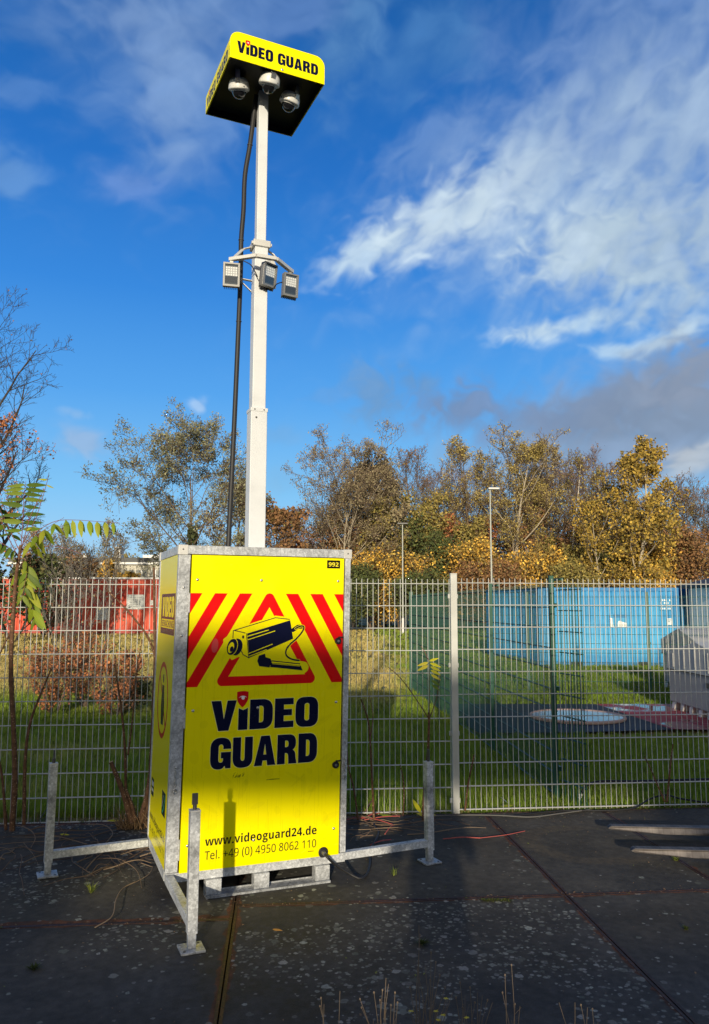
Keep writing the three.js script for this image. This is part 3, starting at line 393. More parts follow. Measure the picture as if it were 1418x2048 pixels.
  grime(c, DW, DH, 8, 170, 0.3); grime(c, DW, DH, 9, 90, 0.86); { const q = rng(19); for (let k = 0; k < 40; k++) { const x = q() * DW, y = q() * DH, l = 10 + q() * 60, t = q() * 6.28; c.strokeStyle = q() < 0.5 ? 'rgba(110,104,40,0.22)' : 'rgba(255,252,190,0.35)'; c.lineWidth = 0.7 + q(); c.beginPath(); c.moveTo(x, y); c.lineTo(x + Math.cos(t) * l, y + Math.sin(t) * l * 0.5); c.stroke(); } } c.fillStyle = 'rgba(80,70,20,0.03)'; for (let k = 0; k < 130; k++) { c.beginPath(); c.ellipse(r() * DW, r() * DH, 20 + r() * 60, 6 + r() * 24, r() * 3, 0, 7); c.fill(); }
});
const sheenMap = tex(256, 256, grey((u, v) => 0.36 + (fbm(u * 5, v * 9, 5, 5) - 0.5) * 0.35), false), buckleMap = tex(128, 128, grey((u, v) => fbm(u * 3, v * 5, 2, 3)), false);
const printed = (t) => new THREE.MeshPhysicalMaterial({ map: t, roughness: 1, roughnessMap: sheenMap, bumpMap: buckleMap, bumpScale: 0.004, specularIntensity: 0.3 });
function panelUV(g, x0, x1, y0, y1, axis = 'x', flip = false) { const p = g.attributes.position, uv = g.attributes.uv; for (let i = 0; i < p.count; i++) { let u = ((axis === 'x' ? p.getX(i) : p.getZ(i)) - x0) / (x1 - x0); if (flip) u = 1 - u; uv.setXY(i, u, (p.getY(i) - y0) / (y1 - y0)); } return g; }
const door = part('door', panelUV(box(DU0 - HX, DU1 - HX, DV0, DV1, HD - 0.014, HD + 0.004), DU0 - HX, DU1 - HX, DV0, DV1), printed(doorMap));
const screw = (u, v, r = 0.0095, par = door) => { const g = new THREE.SphereGeometry(r, 10, 6, 0, 6.284, 0, 1.5708); g.scale(1, 0.55, 1); g.rotateX(Math.PI / 2); g.translate(u - HX, v, HD + 0.0045); return part('screw', g, M.steel, par); };
for (const [u, v] of [[0.125, 1.98], [0.552, 1.982], [1.1, 1.983], [0.13, 1.146], [1.102, 1.160], [0.554, 1.147], [1.103, 0.33], [0.554, 0.311], [0.13, 0.32]]) screw(u, v);
for (const v of [1.573, 0.745]) { const l = part('lock', [new THREE.CylinderGeometry(0.021, 0.023, 0.012, 18).rotateX(Math.PI / 2).translate(1.106 - HX, v, HD + 0.010), new THREE.TorusGeometry(0.019, 0.004, 6, 18).translate(1.106 - HX, v, HD + 0.016), box(1.106 - HX, 1.142 - HX, v + 0.022, v + 0.030, HD + 0.006, HD + 0.020)], M.black, door); part('keyhole', new THREE.CylinderGeometry(0.008, 0.008, 0.004, 12).rotateX(Math.PI / 2).translate(1.106 - HX, v, HD + 0.018), M.steel, l); }
for (const v of [1.83, 1.10, 0.30]) part('hinge', [box(0.066 - HX, 0.084 - HX, v - 0.06, v + 0.06, HD - 0.012, HD + 0.002), new THREE.CylinderGeometry(0.006, 0.006, 0.125, 8).translate(0.078 - HX, v, HD + 0.004)], M.zinc, door);
{ const inlet = part('cable_inlet', [new THREE.CylinderGeometry(0.026, 0.030, 0.02, 18).rotateX(Math.PI / 2).translate(1.028 - HX, 0.188, HD + 0.013), new THREE.TorusGeometry(0.028, 0.006, 8, 18).translate(1.028 - HX, 0.188, HD + 0.016)], M.rubber, door); part('plug', new THREE.CylinderGeometry(0.014, 0.016, 0.03, 12).rotateX(Math.PI / 2).translate(1.028 - HX, 0.186, HD + 0.034), M.steel, inlet); }
// --- frame of angle and box steel
for (const sx of [-1, 1]) for (const sz of [-1, 1]) {
  const w = 0.062, x0 = sx < 0 ? -HX : HX - w * 0.66, x1 = sx < 0 ? -HX + 0.0765 : HX, z0 = sz > 0 ? HD - 0.05 : -HD, z1 = sz > 0 ? HD : -HD + 0.05;
  const post = part('corner_post', box(x0, x1, 0.166, 2.142, z0, z1, 0.004), M.zinc);
  if (sz > 0) { for (const v of sx < 0 ? [1.62, 0.80, 1.93] : [1.535, 1.10]) { const g = new THREE.SphereGeometry(0.009, 8, 5, 0, 6.284, 0, 1.571); g.scale(1, 0.6, 1); g.rotateX(Math.PI / 2); g.translate((x0 + x1) / 2, v, HD + 0.0005); part('rivet', g, M.steel, post); }
    const lp = []; for (let k = 0; k < 7; k++) lp.push(V((x0 + x1) / 2 + (k % 2 ? 0.004 : -0.004), 0.79 - k * 0.018, HD + 0.006)); part('safety_chain', [wire(lp, 0.004, 6, 24), new THREE.TorusGeometry(0.013, 0.003, 6, 16).rotateY(0.5).translate((x0 + x1) / 2, 0.655, HD + 0.010), new THREE.CylinderGeometry(0.008, 0.008, 0.022, 8).rotateX(Math.PI / 2).translate((x0 + x1) / 2, 0.665, HD + 0.008)], M.steel, post); }
}
for (const sx of [-1, 1]) for (const sz of [-1, 1]) { const cp = part('corner_cap', box(sx < 0 ? -HX - 0.006 : HX - 0.052, sx < 0 ? -HX + 0.058 : HX + 0.006, 2.141, 2.206, sz > 0 ? HD - 0.058 : -HD - 0.006, sz > 0 ? HD + 0.006 : -HD + 0.058, 0.004), M.mastAlu); part('rivet', new THREE.CylinderGeometry(0.005, 0.005, 0.004, 8).rotateX(Math.PI / 2).translate(sx * (HX - 0.025), 2.176, sz * (HD + 0.007)), M.darkSteel, cp); }
for (const s of [-1, 1]) { part('top_rail', box(-HX + 0.0585, HX - 0.0525, 2.146, 2.203, s > 0 ? HD - 0.055 : -HD, s > 0 ? HD + 0.002 : -HD + 0.055, 0.003), M.zinc); part('top_rail', box(s > 0 ? HX - 0.05 : -HX - 0.002, s > 0 ? HX + 0.002 : -HX + 0.05, 2.146, 2.203, -HD + 0.0585, HD - 0.0585, 0.003), M.zinc); }
part('roof_plate', box(-HX + 0.051, HX - 0.051, 2.185, 2.196, -HD + 0.056, HD - 0.056), M.zinc);
for (const s of [-1, 1]) { part('bottom_rail', box(-HX + 0.004, HX - 0.004, 0.106, 0.164, s > 0 ? HD - 0.05 : -HD, s > 0 ? HD : -HD + 0.05, 0.003), M.zinc); part('bottom_rail', box(s > 0 ? HX - 0.05 : -HX, s > 0 ? HX : -HX + 0.05, 0.108, 0.165, -HD + 0.051, HD - 0.051, 0.003), M.zinc); }
part('floor_plate', box(-HX + 0.05, HX - 0.05, 0.12, 0.13, -HD + 0.05, HD - 0.05), M.darkSteel);
// --- left side panel with its own print
const SW = 860, SH = 1980;
const sideMap = canvasTexture(SW, SH, (c) => {
  const X = (d) => SW - d * 1000 + 10, Y = (v) => (2.142 - v) * 1000;                   // d: metres from the front edge
  c.fillStyle = '#efe000'; c.fillRect(0, 0, SW, SH);
  c.fillStyle = '#171712'; c.fillRect(X(0.69), Y(1.890), 640, 266); c.fillStyle = '#efe000'; c.fillRect(X(0.655), Y(1.716), 572, 62); word(c, 'VJDEO', X(0.645), Y(1.868), 552, 136, '#efe000', 9); type(c, 'BEWACHUNG', X(0.635), Y(1.662), 540, 64, 'bold', '#2a2a16');
  c.fillStyle = '#171712'; c.fillRect(X(0.69), Y(1.632), 640, 20);
  c.strokeStyle = '#c22414'; c.lineWidth = 34; c.beginPath(); c.ellipse(X(0.43), Y(1.165), 230, 240, 0, 0, 7); c.stroke(); c.lineWidth = 26; c.beginPath(); c.moveTo(X(0.60), Y(1.33)); c.lineTo(X(0.26), Y(1.0)); c.stroke();
  c.fillStyle = '#1a1a14'; c.beginPath(); c.arc(X(0.42), Y(1.31), 30, 0, 7); c.fill(); c.beginPath(); poly(c, [[X(0.47), Y(1.265)], [X(0.37), Y(1.265)], [X(0.345), Y(1.12)], [X(0.37), Y(1.0)], [X(0.47), Y(1.0)], [X(0.495), Y(1.12)]]); c.fill();
  c.fillStyle = '#23301e'; c.fillRect(X(0.79), Y(0.585), 130, 120); c.fillStyle = '#d8d8cc'; c.fillRect(X(0.775), Y(0.565), 100, 34); c.fillRect(X(0.775), Y(0.515), 100, 20);
  c.fillStyle = '#0d2a24'; c.fillRect(X(0.255), Y(0.605), 155, 150); c.strokeStyle = '#3fae8a'; c.lineWidth = 16; c.beginPath(); c.moveTo(X(0.22), Y(0.47)); c.bezierCurveTo(X(0.16), Y(0.50), X(0.14), Y(0.55), X(0.125), Y(0.595)); c.stroke(); c.strokeStyle = '#e9e9e0'; c.lineWidth = 9; c.beginPath(); c.moveTo(X(0.235), Y(0.50)); c.lineTo(X(0.20), Y(0.58)); c.stroke();
  type(c, 'www.videoguard24.de', X(0.80), Y(0.305), 740, 68, 'bold', '#1a1a12'); type(c, 'Tel. +49 (0) 4950 8062 110', X(0.80), Y(0.222), 740, 64, 'normal', '#1a1a12');
  grime(c, SW, SH, 18, 90, 0.3);
});
part('side_panel', panelUV(box(-HX + 0.004, -HX + 0.016, 0.166, 2.145, -HD + 0.005, HD - 0.051), -HD + 0.005, HD - 0.051, 0.166, 2.145, 'z'), new THREE.MeshPhysicalMaterial({ map: sideMap, roughness: 0.25, specularIntensity: 0.22 }));
part('side_panel', box(HX - 0.016, HX - 0.004, 0.166, 2.145, -HD + 0.051, HD - 0.051), M.yellow);
part('back_panel', box(-HX + 0.078, HX - 0.042, 0.166, 2.145, -HD + 0.004, -HD + 0.016), M.yellow);
// --- pallet base
for (const z of [0.40, -0.05, -0.50]) part('pallet_runner', box(-0.345, 0.478, 0.0, 0.013, z, z + 0.10), M.zinc);
for (const x of [-0.345, -0.035, 0.378]) for (const z of [0.405, -0.045, -0.495]) part('pallet_block', box(x, x + 0.10, 0.0135, 0.1055, z, z + 0.075, 0.004), M.zinc);
for (const z of [0.40, -0.45]) part('pallet_lip', box(-0.345, 0.478, 0.0135, 0.022, z, z + 0.006), M.zinc);
// --- outriggers
function outrigger(fx, fz, ax, az, top, tilt) { // foot, where the arm leaves the frame
  const o = group('outrigger', tower); const along = V(fx - ax, 0, fz - az), L = along.length(), dir = along.clone().normalize(), ang = Math.atan2(dir.x, dir.z);
  const arm = box(-0.025, 0.025, 0.110, 0.160, 0, L - 0.026, 0.004); arm.rotateY(ang); arm.translate(ax, 0, az); obj('arm', arm, M.zinc, o);
  const put = (g) => { g.rotateY(ang); g.applyMatrix4(new THREE.Matrix4().makeRotationZ(tilt)); g.translate(fx, 0, fz); return g; };
  const tube = obj('jack_tube', put(box(-0.027, 0.027, 0.155 - 0.07, top, -0.027, 0.027, 0.004)), M.zinc, o); obj('tube_cap', put(box(-0.028, 0.028, top - 0.006, top + 0.003, -0.028, 0.028, 0.002)), M.mastAlu, tube);
  obj('inner_leg', put(box(-0.0215, 0.0215, 0.012, 0.085, -0.0215, 0.0215, 0.003)), M.zinc, o); obj('foot_plate', [put(box(-0.065, 0.065, 0.001, 0.012, -0.065, 0.065, 0.002))], M.zinc, o); for (const [hx, hz] of [[-0.045, 0.045], [0.045, -0.045]]) obj('bolt_hole', put(new THREE.CylinderGeometry(0.008, 0.008, 0.002, 10).translate(hx, 0.0131, hz)), M.darkSteel, o);
  const sp = obj('jack_screw', put(new THREE.CylinderGeometry(0.011, 0.011, 0.03, 10).translate(0, top + 0.016, 0)), M.darkSteel, o); obj('crank_lug', [put(box(-0.016, 0.016, top + 0.028, top + 0.088, -0.004, 0.004, 0.002)), put(new THREE.CylinderGeometry(0.005, 0.005, 0.012, 8).rotateX(Math.PI / 2).translate(0, top + 0.06, 0))], M.darkSteel, sp);
}
outrigger(-0.556, 1.185, -0.570, HD + 0.002, 0.715, 0.0);
outrigger(-1.262, -0.315, -HX - 0.002, -0.36, 0.735, -0.012);
outrigger(1.275, 0.365, HX + 0.002, 0.415, 0.695, 0.004);
outrigger(0.556, -1.185, 0.570, -HD - 0.002, 0.70, 0.0);
// --- telescopic mast
const MX = 0.048, MZ = 0.018;
const mast = (w, y0, y1, mat) => obj('mast_section', box(MX - w / 2, MX + w / 2, y0, y1, MZ - w / 2, MZ + w / 2, 0.006), mat, tower);
const m1 = mast(0.124, 2.197, 3.262, M.mast), m2 = mast(0.102, 3.262, 4.545, M.mast), m3 = mast(0.074, 4.545, 5.80, M.mast);
obj('collar', box(MX - 0.0655, MX + 0.0655, 3.236, 3.264, MZ - 0.0655, MZ + 0.0655, 0.003), M.mast, m1);
for (const [x, y, r] of [[-0.035, 3.25, 0.005], [0.035, 3.25, 0.005], [-0.022, 3.19, 0.007]]) obj('screw', new THREE.CylinderGeometry(r, r, 0.006, 10).rotateX(Math.PI / 2).translate(MX + x, y, MZ + (y > 3.2 ? 0.0665 : 0.0635)), M.darkSteel, m1);
// --- floodlight bracket
const fb = group('floodlight_bracket', tower), FY = 4.37;
obj('clamp', [box(MX - 0.066, MX + 0.066, 4.515, 4.565, MZ - 0.066, MZ + 0.066, 0.004), box(MX + 0.066, MX + 0.078, 4.53, 4.55, MZ + 0.03, MZ + 0.055), box(MX - 0.078, MX - 0.066, 4.53, 4.55, MZ + 0.03, MZ + 0.055)], M.mastAlu, fb);
const flatBar = (a, b, w, t) => { const d = b.clone().sub(a), L = d.length(), g = new RoundedBoxGeometry(w, t, L, 1, 0.002); const m = new THREE.Matrix4().lookAt(b, a, V(0, 1, 0)); g.applyMatrix4(m); const c = a.clone().add(b).multiplyScalar(0.5); g.translate(c.x, c.y, c.z); return metres(g); };
const bl = [V(MX - 0.245, FY, MZ + 0.055), V(MX - 0.075, FY, MZ + 0.195), V(MX + 0.075, FY, MZ + 0.195), V(MX + 0.245, FY - 0.012, MZ + 0.045)];
for (let k = 0; k < 3; k++) obj('bracket_bar', flatBar(bl[k].clone().addScaledVector(bl[k + 1].clone().sub(bl[k]).normalize(), k ? 0.002 : 0), bl[k + 1], 0.032, 0.026), M.mastAlu, fb);
obj('bracket_strut', [flatBar(V(MX - 0.062, 4.535, MZ - 0.03), V(MX - 0.13, 4.50, MZ - 0.01), 0.035, 0.008), flatBar(V(MX - 0.13, 4.50, MZ - 0.01), V(MX - 0.215, FY + 0.016, MZ + 0.07), 0.035, 0.008)], M.mastAlu, fb);
obj('bracket_strut', [flatBar(V(MX + 0.062, 4.535, MZ - 0.03), V(MX + 0.12, 4.49, MZ - 0.01), 0.035, 0.008), flatBar(V(MX + 0.12, 4.49, MZ - 0.01), V(MX + 0.205, FY + 0.006, MZ + 0.06), 0.035, 0.008)], M.mastAlu, fb);
obj('rear_brace', [flatBar(V(MX - 0.24, FY - 0.10, MZ - 0.02), V(MX - 0.058, FY - 0.12, MZ + 0.01), 0.03, 0.006), flatBar(V(MX - 0.20, FY - 0.06, MZ - 0.04), V(MX - 0.062, FY - 0.20, MZ), 0.03, 0.006)], M.mastAlu, fb);
obj('back_plate', new THREE.CylinderGeometry(0.07, 0.07, 0.012, 20, 1, false, 0, Math.PI).rotateX(Math.PI / 2).translate(MX + 0.07, 4.42, MZ - 0.05), M.mastAlu, fb);
const ledMap = canvasTexture(256, 384, (c) => { c.fillStyle = '#39434b'; c.fillRect(0, 0, 256, 384); const r = rng(4); c.fillStyle = '#aeb0ae'; c.fillRect(10, 40, 236, 180); for (let y = 0; y < 4; y++) for (let x = 0; x < 5; x++) { const cx = 34 + x * 47, cy = 63 + y * 45; c.fillStyle = '#dedfdb'; c.beginPath(); c.arc(cx, cy, 19, 0, 7); c.fill(); c.fillStyle = '#f4f3ee'; c.beginPath(); c.arc(cx - 4, cy - 4, 8, 0, 7); c.fill(); c.strokeStyle = '#8c8f8f'; c.lineWidth = 3; c.beginPath(); c.arc(cx, cy, 19, 0, 7); c.stroke(); } c.fillStyle = '#242e3a'; c.fillRect(10, 224, 236, 128); });
const ledMat = new THREE.MeshPhysicalMaterial({ map: ledMap, roughness: 0.2, clearcoat: 1, clearcoatRoughness: 0.04 });
function flood(x, y, z, turn, tiltX) {
  const g = group('floodlight', tower), w = 0.122, h = 0.176, d = 0.045; g.position.set(x, y, z); g.rotation.set(tiltX, turn, 0, 'YXZ');
  obj('housing', [box(-w / 2, w / 2, -h / 2, h / 2, -d, -0.006, 0.006), box(-w / 2, -w / 2 + 0.013, -h / 2, h / 2, -0.0055, 0.004), box(w / 2 - 0.013, w / 2, -h / 2, h / 2, -0.0055, 0.004), box(-w / 2 + 0.0131, w / 2 - 0.0131, -h / 2, -h / 2 + 0.014, -0.0055, 0.004), box(-w / 2 + 0.0131, w / 2 - 0.0131, h / 2 - 0.012, h / 2, -0.0055, 0.004)], std({ color: rgb(0.27, 0.265, 0.25), roughness: 0.4, metalness: 0.4 }), g);
  const lg = new THREE.PlaneGeometry(w - 0.026, h - 0.026); lg.translate(0, 0.001, -0.0045); obj('lens_panel', lg, ledMat, g);
  obj('cooling_fins', Array.from({ length: 9 }, (_, k) => box(-w / 2 + 0.012 + k * 0.0142, -w / 2 + 0.016 + k * 0.0142, -h / 2 - 0.006, h / 2 - 0.02, -d - 0.022, -d)), M.darkSteel, g);
  obj('mounting_arm', [box(-0.012, 0.012, h / 2 - 0.01, h / 2 + 0.035, -0.045, -0.03)], M.mastAlu, g);
}
flood(MX - 0.236, FY - 0.128, MZ + 0.09, -0.16, 0.10);
flood(MX + 0.050, FY - 0.10, MZ + 0.125, 0.42, 0.12);
flood(MX + 0.225, FY - 0.135, MZ + 0.085, 0.16, 0.10);
obj('floodlight_wire', wire([V(MX - 0.16, FY - 0.02, MZ + 0.12), V(MX - 0.10, FY - 0.05, MZ + 0.13), V(MX - 0.04, FY - 0.12, MZ + 0.10)], 0.004, 6, 16), M.rubber, fb); obj('floodlight_wire', wire([V(MX + 0.07, FY - 0.22, MZ + 0.11), V(MX + 0.10, FY - 0.16, MZ + 0.10), V(MX + 0.18, FY - 0.10, MZ + 0.05)], 0.004, 6, 16), M.rubber, fb);
// --- hose beside the mast
obj('cable_hose', wire([V(0.0, 5.78, 0.0), V(-0.014, 5.604, -0.018), V(-0.036, 5.374, -0.027), V(-0.067, 5.126, -0.04), V(-0.073, 4.84, -0.042), V(-0.085, 4.597, -0.047), V(-0.083, 4.40, -0.05), V(-0.086, 4.197, -0.047), V(-0.095, 3.726, -0.05), V(-0.108, 3.111, -0.055), V(-0.129, 2.26, -0.064), V(-0.130, 2.19, -0.064)], 0.0185, 10, 90), M.rubber, tower);
for (const [x, y, z] of [[-0.036, 5.374, -0.027], [-0.085, 4.597, -0.047], [-0.090, 3.95, -0.0485], [-0.1085, 3.08, -0.0552]]) obj('cable_tie', new THREE.TorusGeometry(0.0195, 0.003, 6, 16).rotateX(Math.PI / 2).translate(x, y, z), M.darkSteel, tower);
// --- camera hood
const hood = group('camera_hood', tower); hood.position.set(0.052, 5.745, 0.018); hood.rotation.y = 0.047;
{
  const w = 0.368, h = 0.215, r = 0.075, prof = (inset) => { const a = w - inset, t = h - inset, q = r - inset * 0.6, pts = [[-a, 0], [-a, t - q]]; for (let k = 1; k <= 8; k++) { const f = k / 8 * Math.PI / 2; pts.push([-a + q - q * Math.cos(f), t - q + q * Math.sin(f)]); } const m = pts.map(([x, y]) => [-x, y]).reverse(); return pts.concat(m); };
  const plate = (map, zf, d, flip) => { const s = new THREE.Shape(prof(0).map(([x, y]) => new THREE.Vector2(x, y))), g = new THREE.ExtrudeGeometry(s, { depth: d, bevelEnabled: false, curveSegments: 4 }); g.translate(0, 0, zf); const p = g.attributes.position, uv = g.attributes.uv; for (let i = 0; i < p.count; i++) { let u = (p.getX(i) + w) / (2 * w); if (flip) u = 1 - u; uv.setXY(i, u, p.getY(i) / h); } return g; };
  const hoodMap = canvasTexture(1480, 430, (c) => { c.fillStyle = YEL; c.fillRect(0, 0, 1480, 430); word(c, 'VIDEO GUARD', 105, 140, 1270, 180, INK, 8); shield(c, 232, 92, 70, 92); grime(c, 1480, 430, 31, 40, 0); });
  const front = obj('front_plate', plate(hoodMap, w - 0.006, 0.006), printed(hoodMap), hood); obj('back_plate', plate(hoodMap, -w, 0.006, true), printed(hoodMap), hood);
  const sn = new THREE.SphereGeometry(0.011, 10, 6, 0, 6.284, 0, 1.571); sn.scale(1, 0.5, 1); sn.rotateX(Math.PI / 2); sn.translate(0.03, 0.018, w + 0.0005); obj('screw', sn, M.steel, front);
  const o = prof(0), i = prof(0.006), s = new THREE.Shape([...o.map(([x, y]) => new THREE.Vector2(x, y)), ...i.reverse().map(([x, y]) => new THREE.Vector2(x, y))]); const cover = new THREE.ExtrudeGeometry(s, { depth: 2 * w - 0.0124, bevelEnabled: false }); cover.translate(0, 0, -w + 0.0062); obj('bent_cover', cover, M.yellow, hood);
  const sideWord = canvasTexture(1400, 260, (c) => { c.fillStyle = YEL; c.fillRect(0, 0, 1400, 260); word(c, 'VIDEO GUARD', 70, 62, 1260, 168, INK, 8); shield(c, 196, 18, 66, 84); });
  for (const sgn of [-1, 1]) { const g = new THREE.BoxGeometry(0.70, 0.13, 0.002); g.rotateY(sgn * Math.PI / 2); g.translate(sgn * (w + 0.0013), 0.068, 0); obj('side_lettering', g, printed(sideWord), hood); }
  const li = prof(0.010), l2 = prof(0.013), ls = new THREE.Shape([...li.map(([x, y]) => new THREE.Vector2(x, y)), ...l2.reverse().map(([x, y]) => new THREE.Vector2(x, y))]); const liner = new THREE.ExtrudeGeometry(ls, { depth: 2 * w - 0.03, bevelEnabled: false }); liner.translate(0, 0.001, -w + 0.015); obj('inner_lining', [liner, box(-w + 0.014, w - 0.014, 0.002, h - 0.03, w - 0.012, w - 0.008), box(-w + 0.014, w - 0.014, 0.002, h - 0.03, -w + 0.008, -w + 0.012), box(-w + 0.015, w - 0.015, 0.055, 0.062, -w + 0.015, w - 0.015)], M.black, hood);
}
function domeCamera(x, z, turn) {
  const g = group('dome_camera', tower); g.position.set(x, 5.750, z); g.rotation.set(0.42, turn, 0, 'YXZ');
  const body = new THREE.LatheGeometry([[0.0, 0.03], [0.05, 0.028], [0.066, 0.016], [0.076, -0.01], [0.080, -0.045], [0.078, -0.056], [0.060, -0.060], [0.0, -0.058]].map(([a, b]) => new THREE.Vector2(a, b)), 28); obj('housing', body, M.whitePlastic, g);
  const dm = new THREE.SphereGeometry(0.056, 22, 12, 0, 6.284, 1.571, 1.571); dm.translate(0, -0.0605, 0); obj('dome', dm, M.dome, g);
  obj('dome_ring', new THREE.TorusGeometry(0.0585, 0.005, 6, 26).rotateX(Math.PI / 2).translate(0, -0.0625, 0), M.whitePlastic, g);
  obj('bracket', [box(-0.018, 0.018, 0.01, 0.085, 0.045, 0.056, 0.002), box(-0.018, 0.018, -0.02, 0.02, 0.07, 0.079, 0.002), box(-0.018, 0.018, 0.012, 0.018, 0.045, 0.079)], M.steel, g);
  for (const a of [0.6, 2.5, 4.6]) obj('screw', new THREE.CylinderGeometry(0.005, 0.005, 0.004, 8).rotateX(Math.PI / 2).rotateY(a).translate(0.079 * Math.sin(a), -0.04, 0.079 * Math.cos(a)), M.darkSteel, g);
}
domeCamera(-0.172, 0.145, -0.35); domeCamera(0.033, 0.290, 0.1); domeCamera(0.245, 0.130, 0.5);
console.log('tower');

// ---------------------------------------------------------------- fences
const rot90 = Math.atan2(0.0956, 0.9954);
function meshPanel(parent, L, H, barGeo, railGeo, mat, step, nRail, jitter) { // a wire mat in its own xy plane, from x = 0 to L
  const g = group('wire_mat', parent), n = Math.round(L / step), r = rng(jitter);
  for (let k = 0; k <= n; k++) { const b = obj('bar', barGeo, mat, g); b.position.set(k * L / n + (r() - 0.5) * 0.002, H / 2 + 0.013, 0); b.rotation.z = (r() - 0.5) * 0.0012; }
  for (let k = 0; k < nRail; k++) { const b = obj('double_rail', railGeo, mat, g); b.position.set(L / 2, k * H / (nRail - 1), 0); b.rotation.z = (r() - 0.5) * 0.0006; }
  return g;
}
const rod = (r, L, sides = 6) => new THREE.CylinderGeometry(r, r, L, sides, 1, true);
const rods = (r, L, gap) => [rod(r, L).rotateZ(Math.PI / 2).translate(0, 0, gap), rod(r, L).rotateZ(Math.PI / 2).translate(0, 0, -gap)];
{
  const f = group('wire_mesh_fence'); tag(f, 'pale grey double-rod wire mesh fence along the edge of the yard', 'fence');
  f.position.copy(onPave(0, -7.076)); f.rotation.y = rot90;
  const H = 2.0, barG = rod(0.0032, H + 0.06), railG = mergeGeometries(rods(0.0043, 2.46, 0.0078)), postA = [-5.976, -3.456, -0.936, 1.584, 4.104, 6.624], base = [0, -0.012, 0.012, 0.0215, 0.025];
  for (let k = 0; k < 5; k++) { const p = meshPanel(f, 2.45, H, barG, railG, M.fence, 0.05, 11, 40 + k); p.position.set(postA[k] + 0.035, base[k], 0); p.rotation.z = k === 1 ? 0.0019 : 0; }
  for (const a of postA) {
    const p = obj('post', box(a - 0.030, a + 0.030, -0.05, 2.10, 0.0085, 0.0505, 0.004), M.fence, f); obj('post_cap', box(a - 0.031, a + 0.031, 2.10, 2.108, 0.0075, 0.0515, 0.002), M.fence, p);
    for (const y of [1.90, 1.28, 0.68, 0.1]) obj('clamp', box(a - 0.046, a + 0.046, y - 0.02, y + 0.02, -0.0135, 0.008, 0.003), M.fence, p);
  }
}
function greenFence(label, p0, p1, n, H, near) {
  const f = group('green_mesh_fence'); tag(f, label, 'fence', 'green mesh fences'); const d = p1.clone().sub(p0), L = d.length() / n; f.position.copy(p0); f.rotation.y = Math.atan2(-d.z, d.x);
  const barG = rod(0.0031, H + 0.05, 4), railG = mergeGeometries(rods(0.0055, L - 0.05, 0.008));
  for (let k = 0; k < n; k++) { const p = meshPanel(f, L - 0.06, H, barG, railG, M.greenFence, 0.05, 11, 70 + k); p.position.set(k * L + 0.03, 0.03, 0); }
  for (let k = 0; k <= n; k++) { const p = obj('post', box(k * L - 0.03, k * L + 0.03, -0.05, H + 0.14, -0.055, -0.012, 0.004), M.greenFence, f); for (const y of [0.3, 1.05, 1.85]) obj('clamp', box(k * L - 0.045, k * L + 0.045, y - 0.02, y + 0.02, -0.0115, 0.016, 0.002), M.greenFence, p); if (near && k < 2) obj('post_arm', box(k * L - 0.14, k * L + 0.22, H + 0.09, H + 0.115, 0.02, 0.045), M.greenFence, p); }
  return f;
}
greenFence('dark green wire mesh fence running away from the pale fence to the far corner', V(1.97, -0.03, -7.75), V(1.28, -0.03, -17.6), 4, 2.0, true);
greenFence('green wire mesh fence crossing in front of the blue containers', V(1.28, -0.03, -17.62), V(8.8, -0.03, -16.6), 3, 2.0, false);
{ const e = group('fence_end_mat'); tag(e, 'short dark green mesh piece between its post and the pale fence', 'fence'); e.position.set(1.985, -0.03, -7.70); e.rotation.y = -1.27; meshPanel(e, 0.40, 2.0, rod(0.0055, 2.05, 4), mergeGeometries(rods(0.0055, 0.40, 0.008)), M.greenFence, 0.05, 11, 90); }

